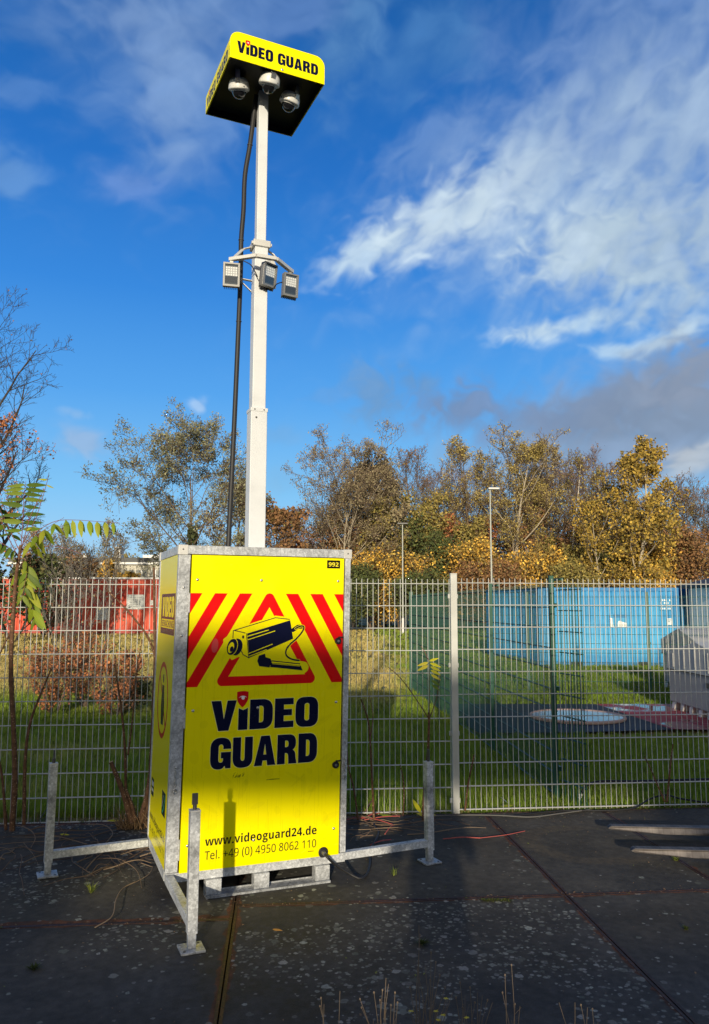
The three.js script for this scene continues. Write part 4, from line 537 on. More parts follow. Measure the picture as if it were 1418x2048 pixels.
// ---------------------------------------------------------------- containers, boxes, sheds, lamps, buildings beyond the fence
{
  const c = container('blue_container', 4.4, 2.45, 2.44, [M.blueWall, M.blueFrame, M.black]); c.position.set(7.95, -0.08, -25.85); tag(c, 'light blue corrugated shipping container with a white torn decal behind the green fence', 'container', 'blue containers');
  const c3 = container('blue_container', 3.3, 2.45, 2.3, [M.blueWall, M.blueFrame, M.black], false); c3.rotation.y = 106 * RAD; c3.position.set(6.55, -0.08, -28.6); tag(c3, 'blue shipping container standing crosswise behind the left end of the decal container', 'container', 'blue containers');
  const decal = (name, x0, x1, y0, y1, zz, draw, cw = 128, ch = 128) => { const g = new THREE.BoxGeometry(x1 - x0, y1 - y0, 0.006); g.translate((x0 + x1) / 2, (y0 + y1) / 2, zz); return obj(name, g, std({ map: canvasTexture(cw, ch, draw), roughness: 0.5 }), c); };
  const blue = '#46a0d0';
  decal('decal', 0.02, 0.56, 1.22, 1.62, 1.195, (k) => { k.fillStyle = blue; k.fillRect(0, 0, 128, 128); k.fillStyle = '#eef0ee'; k.beginPath(); k.moveTo(0, 30); k.lineTo(22, 40); k.quadraticCurveTo(20, 90, 30, 128); k.lineTo(0, 128); k.fill(); k.beginPath(); k.moveTo(58, 128); k.quadraticCurveTo(56, 60, 74, 62); k.quadraticCurveTo(98, 78, 128, 84); k.lineTo(128, 128); k.fill(); k.fillStyle = '#2b7fb4'; k.fillRect(24, 0, 104, 34); });
  decal('number_marking', 1.60, 1.96, 1.75, 2.12, 1.197, (k) => { k.fillStyle = '#3f97c8'; k.fillRect(0, 0, 128, 128); k.fillStyle = '#e9eeee'; for (let y = 0; y < 4; y++) for (let x = 0; x < 6; x++) if ((x * 5 + y * 3) % 4) k.fillRect(8 + x * 20, 10 + y * 30, 13, 18); });
  decal('small_label', 1.80, 1.96, 1.30, 1.5, 1.197, (k) => { k.fillStyle = '#dfe5e6'; k.fillRect(0, 0, 128, 128); k.fillStyle = '#5a7c90'; k.fillRect(20, 24, 88, 14); k.fillRect(20, 60, 70, 12); });
  const c2 = copyOf(c, 'second light blue shipping container standing right beside the decal container'); for (const ch of [...c2.children]) if (/decal|marking|label/.test(ch.name)) c2.remove(ch); c2.position.x += 4.62; c2.position.z -= 0.4;
  const rc = container('red_site_container', 12.2, 3.35, 2.6, [M.redWall, M.redFrame, M.black], false); rc.position.set(-18.0, 0, -50); tag(rc, 'long orange red site container with pale roof edge and white notices', 'container'); obj('roof_edge', box(-6.15, 6.15, 3.352, 3.46, -1.35, 1.36), M.whitePlastic, rc);
  for (const [px, y0, y1, w, tint] of [[205, 0.85, 1.6, 0.75, '#e6e6dd'], [272, 1.5, 2.4, 1.1, '#d4d6cf'], [305, 1.75, 2.05, 0.25, '#dcdcd4']]) { const x = atZ(px, 1200, -48.7).x - rc.position.x, g = new THREE.BoxGeometry(w, y1 - y0, 0.02); g.translate(x, (y0 + y1) / 2, 1.30); obj('notice_board', g, std({ map: canvasTexture(96, 96, (k) => { k.fillStyle = tint; k.fillRect(0, 0, 96, 96); k.fillStyle = '#9c9c94'; for (let q = 0; q < 6; q++) k.fillRect(14, 16 + q * 12, 66 - (q * 17) % 30, 4); }), roughness: 0.6 }), rc); }
  const rc2 = copyOf(rc, 'darker end of the red site container row behind the bare tree'); rc2.position.set(rc.position.x - 12.6, 0, -51.2);
}
{ // grey gabled box and its neighbour
  const grey1 = std({ map: dustMap(0.60, 0.60, 0.595, 0.05), roughness: 0.55 }), lid = std({ map: dustMap(0.72, 0.72, 0.70, 0.05), roughness: 0.5 });
  const make = (L, W) => { // gable end faces -x, ridge runs along x
    const b = group('storage_box'); obj('body', box(0, L, 0.12, 0.70, -W / 2, W / 2, 0.02), grey1, b);
    const s = new THREE.Shape([[-W / 2 - 0.03, 0.70], [W / 2 + 0.03, 0.70], [W / 2 + 0.03, 0.97], [0, 1.21], [-W / 2 - 0.03, 0.97]].map(([a, c]) => new THREE.Vector2(a, c))), g = new THREE.ExtrudeGeometry(s, { depth: L, bevelEnabled: true, bevelSize: 0.012, bevelThickness: 0.012, bevelSegments: 2 }); g.rotateY(Math.PI / 2); obj('lid', metres(g), lid, b);
    obj('lid_seam', box(-0.02, L, 0.685, 0.70, -W / 2 - 0.035, W / 2 + 0.035), M.darkSteel, b);
    for (let k = 0; k < 7; k++) { const z = -W / 2 + 0.10 + k * (W - 0.2) / 6, f = new THREE.Shape([[-0.10, 0.12], [0.04, 0.12], [0.07, 0], [-0.02, 0]].map(([a, c]) => new THREE.Vector2(a, c))), fg = new THREE.ExtrudeGeometry(f, { depth: L - 0.1, bevelEnabled: false }); fg.rotateY(Math.PI / 2); fg.translate(0.02, -0.005, z); obj('foot', metres(fg), M.whitePlastic, b); }
    for (let k = 0; k < 5; k++) { const z = -W / 2 + 0.25 + k * (W - 0.5) / 4; obj('end_rib', box(-0.026, -0.0125, 0.74, 0.94 + 0.2 * (1 - Math.abs(z) / (W / 2)), z - 0.012, z + 0.012), grey1, b); }
    obj('name_plate', box(-0.012, -0.002, 0.50, 0.58, 0.35, 0.85), M.darkSteel, b); return b;
  };
  const b1 = make(2.6, 2.35); b1.position.set(5.69, 0, -13.22); tag(b1, 'large grey plastic storage box with gabled lid and white feet on the red track', 'storage box');
  const b2 = make(0.75, 1.7); b2.position.set(7.12, -0.02, -17.4); b2.rotation.y = 0.04; b2.scale.set(1, 1.1, 1); tag(b2, 'smaller pale box with sunlit sloping lid behind the grey storage box', 'storage box');
  const sh = group('white_shed'); tag(sh, 'white shed with dark overhanging roof and grey louvred door at the containers', 'shed'); sh.position.set(12.3, 0, -23); sh.scale.y = 0.92;
  obj('wall', box(-1.9, 2.4, 0, 2.55, -1.5, 1.4), M.whitePlastic, sh); { const s = new THREE.Shape([[-2.0, 2.56], [3, 2.56], [3, 3.3], [0.5, 3.3]].map(([a, c]) => new THREE.Vector2(a, c))), g = new THREE.ExtrudeGeometry(s, { depth: 3.2, bevelEnabled: false }); g.translate(0, 0, -1.7); obj('gable', metres(g), M.whitePlastic, sh); } obj('roof', flatBar(V(-2.15, 2.60, 0), V(0.6, 3.36, 0), 3.6, 0.07), std({ color: rgb(0.03, 0.03, 0.032), roughness: 0.6 }), sh);
  const dr = obj('door', box(-1.6, -0.4, 0.02, 2.2, 1.403, 1.44), std({ color: rgb(0.20, 0.20, 0.20), roughness: 0.5 }), sh); for (let k = 0; k < 14; k++) obj('louvre', box(-1.55, -0.45, 0.1 + k * 0.148, 0.19 + k * 0.148, 1.441, 1.458), M.mastAlu, dr);
}
{ // shot-put circle: pale concrete disc in a red rim
  const c = group('throwing_circle'); c.position.copy(V(3.66, 0, -13.15)); tag(c, 'round white concrete throwing circle with reddish rim on the dark asphalt', 'sports circle');
  obj('disc', new THREE.CylinderGeometry(0.72, 0.72, 0.03, 48).translate(0, 0.008, 0), std({ map: dustMap(0.86, 0.89, 0.89, 0.08), roughness: 0.18 }), c); obj('rim', new THREE.TorusGeometry(0.745, 0.028, 8, 56).rotateX(Math.PI / 2).translate(0, 0.012, 0), std({ map: dustMap(0.74, 0.62, 0.56, 0.12), roughness: 0.6 }), c);
}
function lamp(px, topY, z, label, arm) {
  const p = atZ(px, topY, z), l = group('lamp_post'); l.position.set(p.x, -0.04, z); tag(l, label, 'lamp post', 'lamp posts on the field'); const m = std({ color: rgb(0.42, 0.43, 0.38), roughness: 0.55 });
  const g = new THREE.CylinderGeometry(0.035, 0.06, p.y, 10); g.translate(0, p.y / 2, 0); obj('pole', g, m, l); obj('base_sleeve', new THREE.CylinderGeometry(0.08, 0.08, 1.0, 10).translate(0, 0.5, 0), M.whitePlastic, l);
  obj('lamp_head', [box(arm > 0 ? -0.1 : -0.35, arm > 0 ? 0.5 : 0.35, p.y - 0.02, p.y + 0.09, -0.14, 0.14, 0.03)], std({ color: rgb(arm > 0 ? 0.6 : 0.08, arm > 0 ? 0.6 : 0.08, arm > 0 ? 0.58 : 0.08), roughness: 0.45 }), l);
}
lamp(980, 977, -43, 'tall pale lamp post with a flat head reaching to one side', 1);
lamp(805, 1047, -51, 'slim lamp post with a dark double head before the yellow bushes', 0);
{ // low white hall far off on the left
  const b = group('white_hall'), Z = -78; const x0 = atZ(60, 1140, Z).x, x1 = atZ(345, 1140, Z).x; b.position.set((x0 + x1) / 2, 0, Z); tag(b, 'long low white hall with flat dark roof behind the red containers', 'building'); const w = (x1 - x0) / 2, wl = std({ map: dustMap(0.80, 0.78, 0.72, 0.08), roughness: 0.8 });
  obj('wall', corr(-w, w, 0, 5.6, 0.8, 0.05).translate(0, 0, 4), wl, b); obj('core', box(-w, w, 0, 5.58, -4, 3.9), wl, b); obj('roof', box(-w - 0.3, w + 0.3, 5.6, 6.15, -4.2, 4.3), std({ color: rgb(0.10, 0.10, 0.10), roughness: 0.7 }), b); obj('roof_edge', box(-w - 0.32, w + 0.32, 5.52, 5.72, 4.302, 4.36), M.whitePlastic, b);
  for (const [x, ww, h] of [[-w * 0.35, 1.2, 0.5], [w * 0.2, 0.6, 1.3], [w * 0.6, 1.6, 0.5]]) obj('roof_light', box(x, x + ww, 6.151, 6.15 + h, -0.6, 0.6), M.whitePlastic, b);
  for (let k = 0; k < 6; k++) { const x = w * 0.28 + k * 1.3, win = obj('window', box(x, x + 1.1, 3.0, 5.0, 4.003, 4.03), std({ color: rgb(0.25, 0.26, 0.24), roughness: 0.2 }), b); obj('frame', [box(x + 0.5, x + 0.6, 3.0, 5.0, 4.031, 4.06), box(x, x + 1.1, 3.95, 4.05, 4.062, 4.08)], M.whitePlastic, win); }
  obj('gate', box(-w * 0.62, -w * 0.62 + 2.4, 0, 3.6, 4.003, 4.05), std({ color: rgb(0.6, 0.4, 0.35), roughness: 0.6 }), b);
}
{ // forklift tines reaching in from the right
  const f = group('forklift_forks'); tag(f, 'pair of worn steel forklift tines held just above the paving', 'forklift forks'); f.rotation.y = 0.0; const mat = std({ map: tex(256, 256, (u, v, o) => { const a = fbm(u * 6, v * 6, 5, 6), b = fbm(u * 30, v * 5, 3, 5); o[0] = 0.42 + (a - 0.5) * 0.35 + (b - 0.5) * 0.2; o[1] = 0.395 + (a - 0.5) * 0.33 + (b - 0.5) * 0.2; o[2] = 0.38 + (a - 0.5) * 0.3 + (b - 0.5) * 0.2; }, true, 2), roughness: 0.5, metalness: 0.5 });
  for (const [x, z] of [[2.0, -6.40], [1.98, -5.83]]) {
    const s = new THREE.Shape(); s.moveTo(0, 0.076); s.lineTo(0.02, 0.070); s.lineTo(0.42, 0.045); s.lineTo(1.60, 0.038); s.lineTo(1.60, 0.70); s.lineTo(1.555, 0.70); s.lineTo(1.55, 0.10); s.lineTo(1.50, 0.094); s.lineTo(0.02, 0.090); s.closePath();
    const g = new THREE.ExtrudeGeometry(s, { depth: 0.10, bevelEnabled: true, bevelSize: 0.003, bevelThickness: 0.003, bevelSegments: 1 }); g.translate(0, 0, -0.05);
    const p = g.attributes.position; for (let i = 0; i < p.count; i++) { const q = clamp(p.getX(i) / 0.14); p.setZ(i, p.getZ(i) * lerp(0.45, 1, Math.sqrt(q))); } g.computeVertexNormals(); const m = obj('tine', metres(g), mat, f); m.position.set(x, 0.015, z); m.rotation.y = -0.07;
  }
  obj('carriage', [box(3.57, 3.66, 0.10, 0.22, -6.75, -5.4), box(3.57, 3.66, 0.55, 0.68, -6.75, -5.4), box(3.665, 3.74, 0.0, 1.6, -6.55, -6.42), box(3.665, 3.74, 0.0, 1.6, -5.75, -5.62)], M.darkSteel, f);
}
// ---------------------------------------------------------------- cables and hoses
const P0 = (px, py, y = 0.012) => atY(px, py, y);
{ const s = tower.localToWorld(V(1.028 - HX + 0.003, 0.188, HD + 0.03)); tower.updateMatrixWorld(true); const a = tower.localToWorld(V(0.433, 0.188, HD + 0.02)); tag(obj('power_cable', wire([a, a.clone().add(V(0.03, -0.015, 0.05)), P0(668, 1727, 0.12), P0(700, 1748, 0.04), P0(720, 1757, 0.014), P0(731, 1752, 0.014), P0(740, 1725, 0.014), P0(738, 1705, 0.014), P0(752, 1680, 0.014), P0(757, 1664, 0.014), P0(748, 1648, 0.014), P0(760, 1636, 0.014)], 0.0085, 8, 70), M.rubber), 'black power cable looping from the cabinet door onto the paving', 'cable'); }
tag(obj('black_cable', wire([P0(1030, 1632), P0(1120, 1622), P0(1215, 1621), P0(1265, 1617, 0.02), atZ(1300, 1598, -7.42), atZ(1330, 1590, -7.45), atZ(1360, 1597, -7.48), P0(1430, 1607, 0.02), P0(1500, 1612, 0.02)], 0.008, 8, 60), M.rubber), 'black cable humped up beside the fence foot near the forklift tines', 'cable');
tag(obj('grey_cable', wire([P0(850, 1633), P0(930, 1630), P0(1000, 1631), P0(1060, 1634), P0(1120, 1627), P0(1180, 1619)], 0.006, 6, 50), std({ color: rgb(0.12, 0.115, 0.105), roughness: 0.7 })), 'thin grey cable lying along the foot of the pale fence', 'cable');
tag(obj('black_hose', wire([atZ(1160, 1592, -7.55), atZ(1172, 1572, -7.56), atZ(1195, 1564, -7.58), atZ(1260, 1563, -7.62), atZ(1340, 1561, -7.66), atZ(1440, 1558, -7.72)], 0.013, 8, 50), M.rubber), 'thick black hose hung level behind the lower fence wires', 'hose');
{ const g = new GB(), r = rng(77); for (let k = 0; k < 9; k++) { const c = atZ(1158 + r() * 6, 1588 + r() * 10, -7.5); g.leaf(c, V(0.012 * (r() - 0.5), 0.018, 0.006), V(0.009, 0.006 * (r() - 0.5), 0.006 * (r() - 0.5)), [0.75, 0.74, 0.72]); } tag(obj('plastic_scrap', g.geo(), M.farLeaves), 'white scrap of plastic caught where the green fence meets the pale one', 'litter'); }
console.log('beyond');

// ---------------------------------------------------------------- trees
const PAL = {};
const PAL0 = { gold: [[0.20, 0.14, 0.035], [0.58, 0.34, 0.05], [0.40, 0.22, 0.035], [0.13, 0.09, 0.03], [0.62, 0.42, 0.08]], olive: [[0.17, 0.14, 0.035], [0.24, 0.18, 0.045], [0.11, 0.10, 0.03], [0.30, 0.22, 0.06]], brown: [[0.17, 0.085, 0.035], [0.22, 0.12, 0.045], [0.12, 0.07, 0.03], [0.15, 0.12, 0.04]], green: [[0.055, 0.07, 0.018], [0.08, 0.09, 0.025], [0.04, 0.05, 0.015], [0.12, 0.10, 0.03]], russet: [[0.30, 0.11, 0.04], [0.22, 0.08, 0.035], [0.36, 0.15, 0.06], [0.18, 0.08, 0.04]], pale: [[0.17, 0.165, 0.085], [0.13, 0.125, 0.065], [0.22, 0.21, 0.12], [0.12, 0.09, 0.055]], maple: [[0.22, 0.145, 0.025], [0.30, 0.20, 0.03], [0.14, 0.11, 0.025], [0.38, 0.25, 0.04], [0.09, 0.08, 0.02]], autumn: [[0.26, 0.20, 0.055], [0.20, 0.16, 0.05], [0.34, 0.26, 0.08], [0.16, 0.11, 0.045]], leafbrown: [[0.20, 0.165, 0.09], [0.16, 0.12, 0.07], [0.24, 0.19, 0.10], [0.13, 0.09, 0.06]] };
for (const k of Object.keys(PAL0)) PAL[k] = PAL0[k].map((c) => c.map((x) => x * 1.45));
const BARK = { grey: [0.20, 0.175, 0.145], brown: [0.165, 0.115, 0.078], dark: [0.055, 0.046, 0.04], pale: [0.40, 0.34, 0.25], birch: [0.55, 0.50, 0.43], purple: [0.175, 0.12, 0.10] };
const UPV = V(0, 1, 0);
function grow(o) { // returns { trunk: GB, twigs: GB, leaves: GB }
  const r = rng(o.seed), trunk = new GB(), twigs = new GB(), leaves = new GB(), pal = PAL[o.pal] ?? PAL.olive, bark = BARK[o.bark ?? 'grey'], twigC = BARK[o.twig ?? (['pale', 'birch'].includes(o.bark) ? 'brown' : o.bark ?? 'grey')];
  const kids = o.kids ?? [12, 7, 5, 3], ratio = o.ratio ?? [0.48, 0.5, 0.5, 0.5], spread = o.spread ?? [0.9, 0.75, 0.75, 0.8], wob = o.wob ?? [0.07, 0.16, 0.24, 0.3], up = o.up ?? [0.02, 0.10, 0.06, 0.03], segs = [9, 6, 4, 3, 2], rmin = o.rmin ?? 0.02, deep = kids.length;
  const tmp = V(0, 0, 0), side = V(0, 0, 0);
  const putLeaves = (p, n, rad) => { for (let k = 0; k < n; k++) { const c = V(p.x + (r() - 0.5) * rad * 2, p.y + (r() - 0.5) * rad * 2, p.z + (r() - 0.5) * rad * 2), s = o.leaf * (0.6 + 0.8 * r()), u = V(r() - 0.5, r() - 0.6, r() - 0.5).normalize(), v = V(r() - 0.5, r() - 0.5, r() - 0.5).cross(u).normalize().multiplyScalar(s * 0.5 * (o.wide ?? 0.7)), cc = pal[Math.floor(r() * r() * pal.length * 1.35) % pal.length], t = 0.7 + 0.6 * r(); u.multiplyScalar(s * 0.5); leaves.leaf(c, u, v, [cc[0] * t, cc[1] * t, cc[2] * t]); } };
  function branch(p, d, len, rad, lvl) {
    const n = segs[Math.min(lvl, 4)], pts = [p.clone()], rr = [rad], dir = d.clone(), end = lvl === 0 ? 0.16 : 0.3;
    for (let k = 1; k <= n; k++) { dir.x += (r() - 0.5) * wob[Math.min(lvl, 3)] * 2; dir.y += (r() - 0.5) * wob[Math.min(lvl, 3)] + up[Math.min(lvl, 3)]; dir.z += (r() - 0.5) * wob[Math.min(lvl, 3)] * 2; if (o.droop && lvl >= 2) dir.y -= o.droop; dir.normalize(); pts.push(pts[k - 1].clone().addScaledVector(dir, len / n)); rr.push(Math.max(rmin * (lvl >= deep - 1 ? 0.75 : 1), rad * lerp(1, end, k / n))); }
    const t = 0.8 + 0.4 * r(); (lvl <= 1 ? trunk : twigs).tube(pts, rr, lvl === 0 ? 8 : lvl === 1 ? 5 : 3, (lvl <= (o.bark === 'birch' ? 0 : 1) ? bark : twigC).map((x) => x * t));
    if (lvl >= (o.leafLevel ?? deep - 1) && o.leafN) for (let k = 1; k <= n; k++) if (r() < (o.leafP ?? 1)) putLeaves(pts[k], o.leafN, o.leafR ?? 0.3);
    if (lvl >= deep) return;
    const m = Math.round(kids[lvl] * (lvl ? 0.75 + 0.5 * r() : 1)), from = lvl === 0 ? o.from ?? 0.3 : 0.25; let az = r() * 6.28;
    for (let k = 0; k < m; k++) {
      const f = clamp(from + (1 - from) * (k + 0.2 + 0.7 * r()) / m, 0, 0.999), at = f * n, i = Math.floor(at), q = pts[i].clone().lerp(pts[i + 1], at - i), pd = pts[i + 1].clone().sub(pts[i]).normalize(); az += 2.4 + (r() - 0.5) * 0.9;
      side.set(Math.cos(az), 0.15, Math.sin(az)); if (Math.abs(pd.y) < 0.8) side.set(r() - 0.5, r() - 0.35, r() - 0.5); side.addScaledVector(pd, -side.dot(pd)).normalize();
      const a = spread[Math.min(lvl, 3)] * (0.7 + 0.6 * r()) * (lvl === 0 ? lerp(1.15, 0.6, f) : 1); tmp.copy(pd).multiplyScalar(Math.cos(a)).addScaledVector(side, Math.sin(a)).normalize();
      const shape = lvl === 0 ? (o.shape === 'cone' ? lerp(1.1, 0.35, f) : 0.45 + 0.75 * Math.sin(Math.PI * clamp((f - from) / (1 - from) * 0.85 + 0.15))) : lerp(1.1, 0.6, f);
      const cl = (lvl === 0 ? (o.reach ?? len * ratio[0]) : len * ratio[lvl]) * shape * (0.75 + 0.5 * r());
      branch(q, tmp.clone(), cl, Math.max(rmin, lerp(rr[i], rr[i + 1], at - i) * (lvl === 0 ? 0.5 : 0.6)), lvl + 1);
    }
  }
  const S = o.stems ?? 1;
  for (let s = 0; s < S; s++) { const a = r() * 6.28, d = V((o.lean ?? 0) + (S > 1 ? Math.cos(a) * (o.fan ?? 0.35) : 0), 1, (S > 1 ? Math.sin(a) * (o.fan ?? 0.35) : 0)).normalize(); branch(V(S > 1 ? Math.cos(a) * o.r * 2 : 0, -0.06, S > 1 ? Math.sin(a) * o.r * 2 : 0), d, o.h * (S > 1 ? 0.75 + 0.3 * r() : 1) * 0.92, o.r, 0); }
  if (o.ivy) { for (let k = 0; k < o.ivy; k++) { const y = Math.pow(r(), 0.8) * o.h * 0.62, a = r() * 6.28, q = o.r * 1.1 + 0.35 * r() * (1 - y / o.h); const c = V(Math.cos(a) * q, y, Math.sin(a) * q), s = 0.10 + 0.14 * r(), u = V(r() - 0.5, -0.6, r() - 0.5).normalize().multiplyScalar(s), v = V(r() - 0.5, r() - 0.5, r() - 0.5).cross(u).normalize().multiplyScalar(s * 0.7), t = 0.6 + 0.8 * r(); leaves.leaf(c, u, v, [0.05 * t, 0.06 * t, 0.018 * t]); } }
  return { trunk, twigs, leaves };
}
const leafCount = { n: 0 };
function tree(o) {
  const p = atZ(o.px, 1200, o.z), h = o.h ?? atZ(o.px, o.top, o.z).y, t = group(o.name ?? 'tree'); t.position.set(p.x, -0.04, o.z); const g = grow({ ...o, h }); tag(t, o.label, o.cat ?? 'tree', o.group); let my = 0; for (const a of [g.trunk.p, g.twigs.p, g.leaves.p]) for (let i = 1; i < a.length; i += 3) if (a[i] > my) my = a[i]; t.scale.setScalar(h / my);
  leafCount.n += (g.leaves.i.length + g.twigs.i.length + g.trunk.i.length) / 3; obj('trunk', g.trunk.geo(), M.bark, t); if (!g.twigs.empty) obj('branches', g.twigs.geo(), M.bark, t); if (!g.leaves.empty) obj('crown', g.leaves.geo(), M.farLeaves, t); return t;
}
const WOOD = 'trees of the belt beyond the field';
// the big bare tree on the left
tree({ name: 'bare_tree', seed: 21, px: -14, top: 545, z: -36, r: 0.34, kids: [18, 8, 6, 4], reach: 4.3, from: 0.2, rmin: 0.010, spread: [0.95, 0.7, 0.7, 0.7], up: [0.02, 0.08, 0.05, 0.03], bark: 'dark', pal: 'brown', leaf: 0.09, leafN: 1, leafP: 0.05, leafR: 0.15, label: 'tall bare dark tree in front of the red containers', group: 'bare trees' });
tree({ name: 'bare_tree', seed: 22, px: -90, top: 790, z: -30, r: 0.2, kids: [12, 8, 6, 3], reach: 2.9, from: 0.3, rmin: 0.010, bark: 'dark', pal: 'russet', leaf: 0.12, leafN: 2, leafP: 0.22, leafR: 0.2, label: 'smaller bare tree with russet leaves leaning over the left end of the fence', group: 'bare trees' });
// pale leaved tree with ivy on its trunk
tree({ seed: 31, px: 382, top: 815, z: -52, r: 0.24, kids: [18, 8, 6, 3], reach: 7.2, from: 0.16, spread: [1.05, 0.8, 0.8, 0.9], up: [0.02, 0.07, 0.0, -0.05], rmin: 0.018, bark: 'brown', pal: 'pale', leaf: 0.20, wide: 0.45, leafN: 6, leafR: 0.30, leafP: 0.62, wob: [0.015, 0.16, 0.24, 0.3], ivy: 1100, label: 'pale leaved open tree with dark ivy climbing its trunk, left of the mast', group: WOOD });
tree({ seed: 33, px: 468, top: 930, z: -54, r: 0.18, kids: [12, 7, 5, 3], reach: 3.4, from: 0.25, rmin: 0.018, bark: 'brown', pal: 'leafbrown', leaf: 0.24, wide: 0.5, leafN: 1, leafR: 0.32, label: 'brownish tree directly behind the mast', group: WOOD });
tree({ seed: 34, px: 548, top: 985, z: -54, r: 0.15, kids: [12, 7, 5, 2], reach: 3.0, from: 0.2, rmin: 0.018, bark: 'brown', pal: 'brown', leaf: 0.24, leafN: 2, leafR: 0.32, label: 'small dark brown tree just right of the mast', group: WOOD });
// tree with three leaning stems
tree({ seed: 41, px: 668, top: 845, z: -58, r: 0.19, stems: 3, fan: 0.12, kids: [12, 7, 5, 3], reach: 5.4, from: 0.38, up: [0.0, 0.06, 0.02, 0], rmin: 0.018, bark: 'pale', pal: 'leafbrown', leaf: 0.15, wide: 0.55, leafN: 4, leafP: 0.42, leafR: 0.26, label: 'three stemmed tree with thin grey brown leaves right of the mast', group: WOOD });
tree({ seed: 42, px: 752, top: 905, z: -60, r: 0.14, lean: 0.05, kids: [11, 7, 5, 2], reach: 3.2, from: 0.4, rmin: 0.018, bark: 'brown', pal: 'leafbrown', leaf: 0.24, leafN: 2, leafR: 0.4, label: 'slender leaning tree between the three stemmed tree and the bare twiggy one', group: WOOD });
// bare twiggy crowns
const bareProto = [];
[[830, 885, -66, 51], [905, 915, -72, 52], [780, 935, -74, 53], [1165, 888, -70, 54], [1375, 935, -66, 56], [1115, 925, -76, 0], [1440, 940, -62, 1], [1320, 950, -74, 2], [640, 985, -74, 3], [990, 950, -78, 4], [715, 975, -70, 1], [860, 940, -80, 0], [1060, 925, -80, 3], [1240, 940, -72, 4], [945, 925, -82, 2], [1400, 965, -76, 0], [590, 1020, -72, 1], [1090, 905, -68, 4], [1200, 905, -74, 2]].forEach(([px, top, z, seed], k) => {
  const label = 'bare twiggy brown tree among the belt beyond the field', grp = WOOD + ', bare ones';
  if (k < 5) { const h = atZ(px, top, z).y; bareProto.push([tree({ name: 'bare_tree', seed, px, top, z, r: 0.17, kids: [14, 8, 6, 3], reach: 4.0, from: 0.25, rmin: 0.014, spread: [0.7, 0.65, 0.6, 0.6], up: [0.02, 0.14, 0.10, 0.06], bark: k % 2 ? 'purple' : 'brown', pal: 'brown', leaf: 0.16, leafN: 1, leafP: 0.12, leafR: 0.3, label, group: grp }), h]); return; }
  const [p, h] = bareProto[seed], c = copyOf(p), q = atZ(px, top, z); c.position.set(q.x, -0.04, z); c.rotation.y = k * 1.7; c.scale.multiplyScalar(q.y / h); });
// wide olive tree
tree({ seed: 71, px: 1012, top: 850, z: -60, r: 0.26, stems: 2, fan: 0.16, kids: [13, 8, 6, 3], reach: 4.8, from: 0.38, rmin: 0.018, up: [0, 0.12, 0.05, 0], bark: 'pale', pal: 'autumn', leaf: 0.13, leafN: 5, leafP: 0.36, leafR: 0.24, label: 'wide olive tree with two pale trunks behind the tall lamp post', group: WOOD });
tree({ seed: 72, px: 950, top: 872, z: -63, r: 0.18, kids: [13, 8, 6, 3], reach: 3.8, from: 0.3, rmin: 0.018, bark: 'brown', pal: 'autumn', leaf: 0.13, leafN: 4, leafP: 0.34, leafR: 0.22, label: 'olive tree filling the gap left of the tall lamp post', group: WOOD });
tree({ seed: 73, px: 1085, top: 878, z: -64, r: 0.18, kids: [13, 8, 6, 3], reach: 3.8, from: 0.3, rmin: 0.018, bark: 'brown', pal: 'leafbrown', leaf: 0.15, leafN: 3, leafP: 0.3, leafR: 0.22, label: 'grey brown tree between the wide olive tree and the birches', group: WOOD });
{ const protos = [['leafbrown', 901], ['autumn', 902], ['brown', 903]].map(([pal, seed], k) => tree({ name: 'thicket_tree', seed, px: [700, 850, 1130][k], top: [970, 965, 955][k], z: -67, r: 0.14, kids: [16, 7, 5, 2], reach: 3.4, from: 0.08, rmin: 0.016, up: [0.02, 0.1, 0.05, 0], bark: 'brown', pal, leaf: 0.13, leafN: 3, leafP: 0.42, leafR: 0.25, label: 'low branched thicket tree filling the middle of the belt', group: 'thicket trees of the belt' }));
  [[610, 1010, 2], [770, 985, 1], [925, 975, 0], [1000, 985, 2], [1065, 975, 1], [1200, 970, 0], [1310, 985, 2], [1380, 985, 1], [655, 1030, 0], [1440, 990, 0], [560, 1045, 2]].forEach(([px, top, k], i) => { const c = copyOf(protos[k]), q = atZ(px, top, -66 - (i % 3)), h0 = [atZ(700, 970, -67).y, atZ(850, 965, -67).y, atZ(1130, 955, -67).y][k]; c.position.set(q.x, -0.04, -66 - (i % 3)); c.rotation.y = i * 2.1; c.scale.multiplyScalar(q.y / h0); }); }
// birches
[[1142, 905, 81], [1186, 930, 82], [1222, 960, 83]].forEach(([px, top, seed]) => tree({ name: 'birch_tree', seed, px, top, z: -59, r: 0.11, kids: [11, 6, 5, 2], reach: 2.0, from: 0.35, rmin: 0.014, spread: [0.6, 0.6, 0.7, 0.8], droop: 0.08, bark: 'birch', pal: 'olive', leaf: 0.15, leafN: 1, leafP: 0.3, leafR: 0.3, label: 'thin pale barked birch with few leaves left of the golden maple', group: WOOD + ', birches' }));
// golden maple
tree({ name: 'maple_tree', seed: 91, px: 1268, top: 862, z: -54, r: 0.2, kids: [20, 6, 4, 2], reach: 2.9, from: 0.12, rmin: 0.018, spread: [0.85, 0.8, 0.8, 0.8], up: [0.02, 0.05, 0, 0], bark: 'pale', pal: 'maple', leaf: 0.20, leafN: 3, leafLevel: 2, leafR: 0.34, label: 'golden brown leafy maple taller than its neighbours on the right', group: WOOD });
tree({ name: 'maple_tree', seed: 92, px: 1205, top: 985, z: -55, r: 0.13, kids: [12, 6, 4, 2], reach: 2.4, from: 0.25, rmin: 0.018, bark: 'pale', pal: 'maple', leaf: 0.19, leafN: 2, leafR: 0.36, label: 'lower golden maple at the left foot of the tall one', group: WOOD });
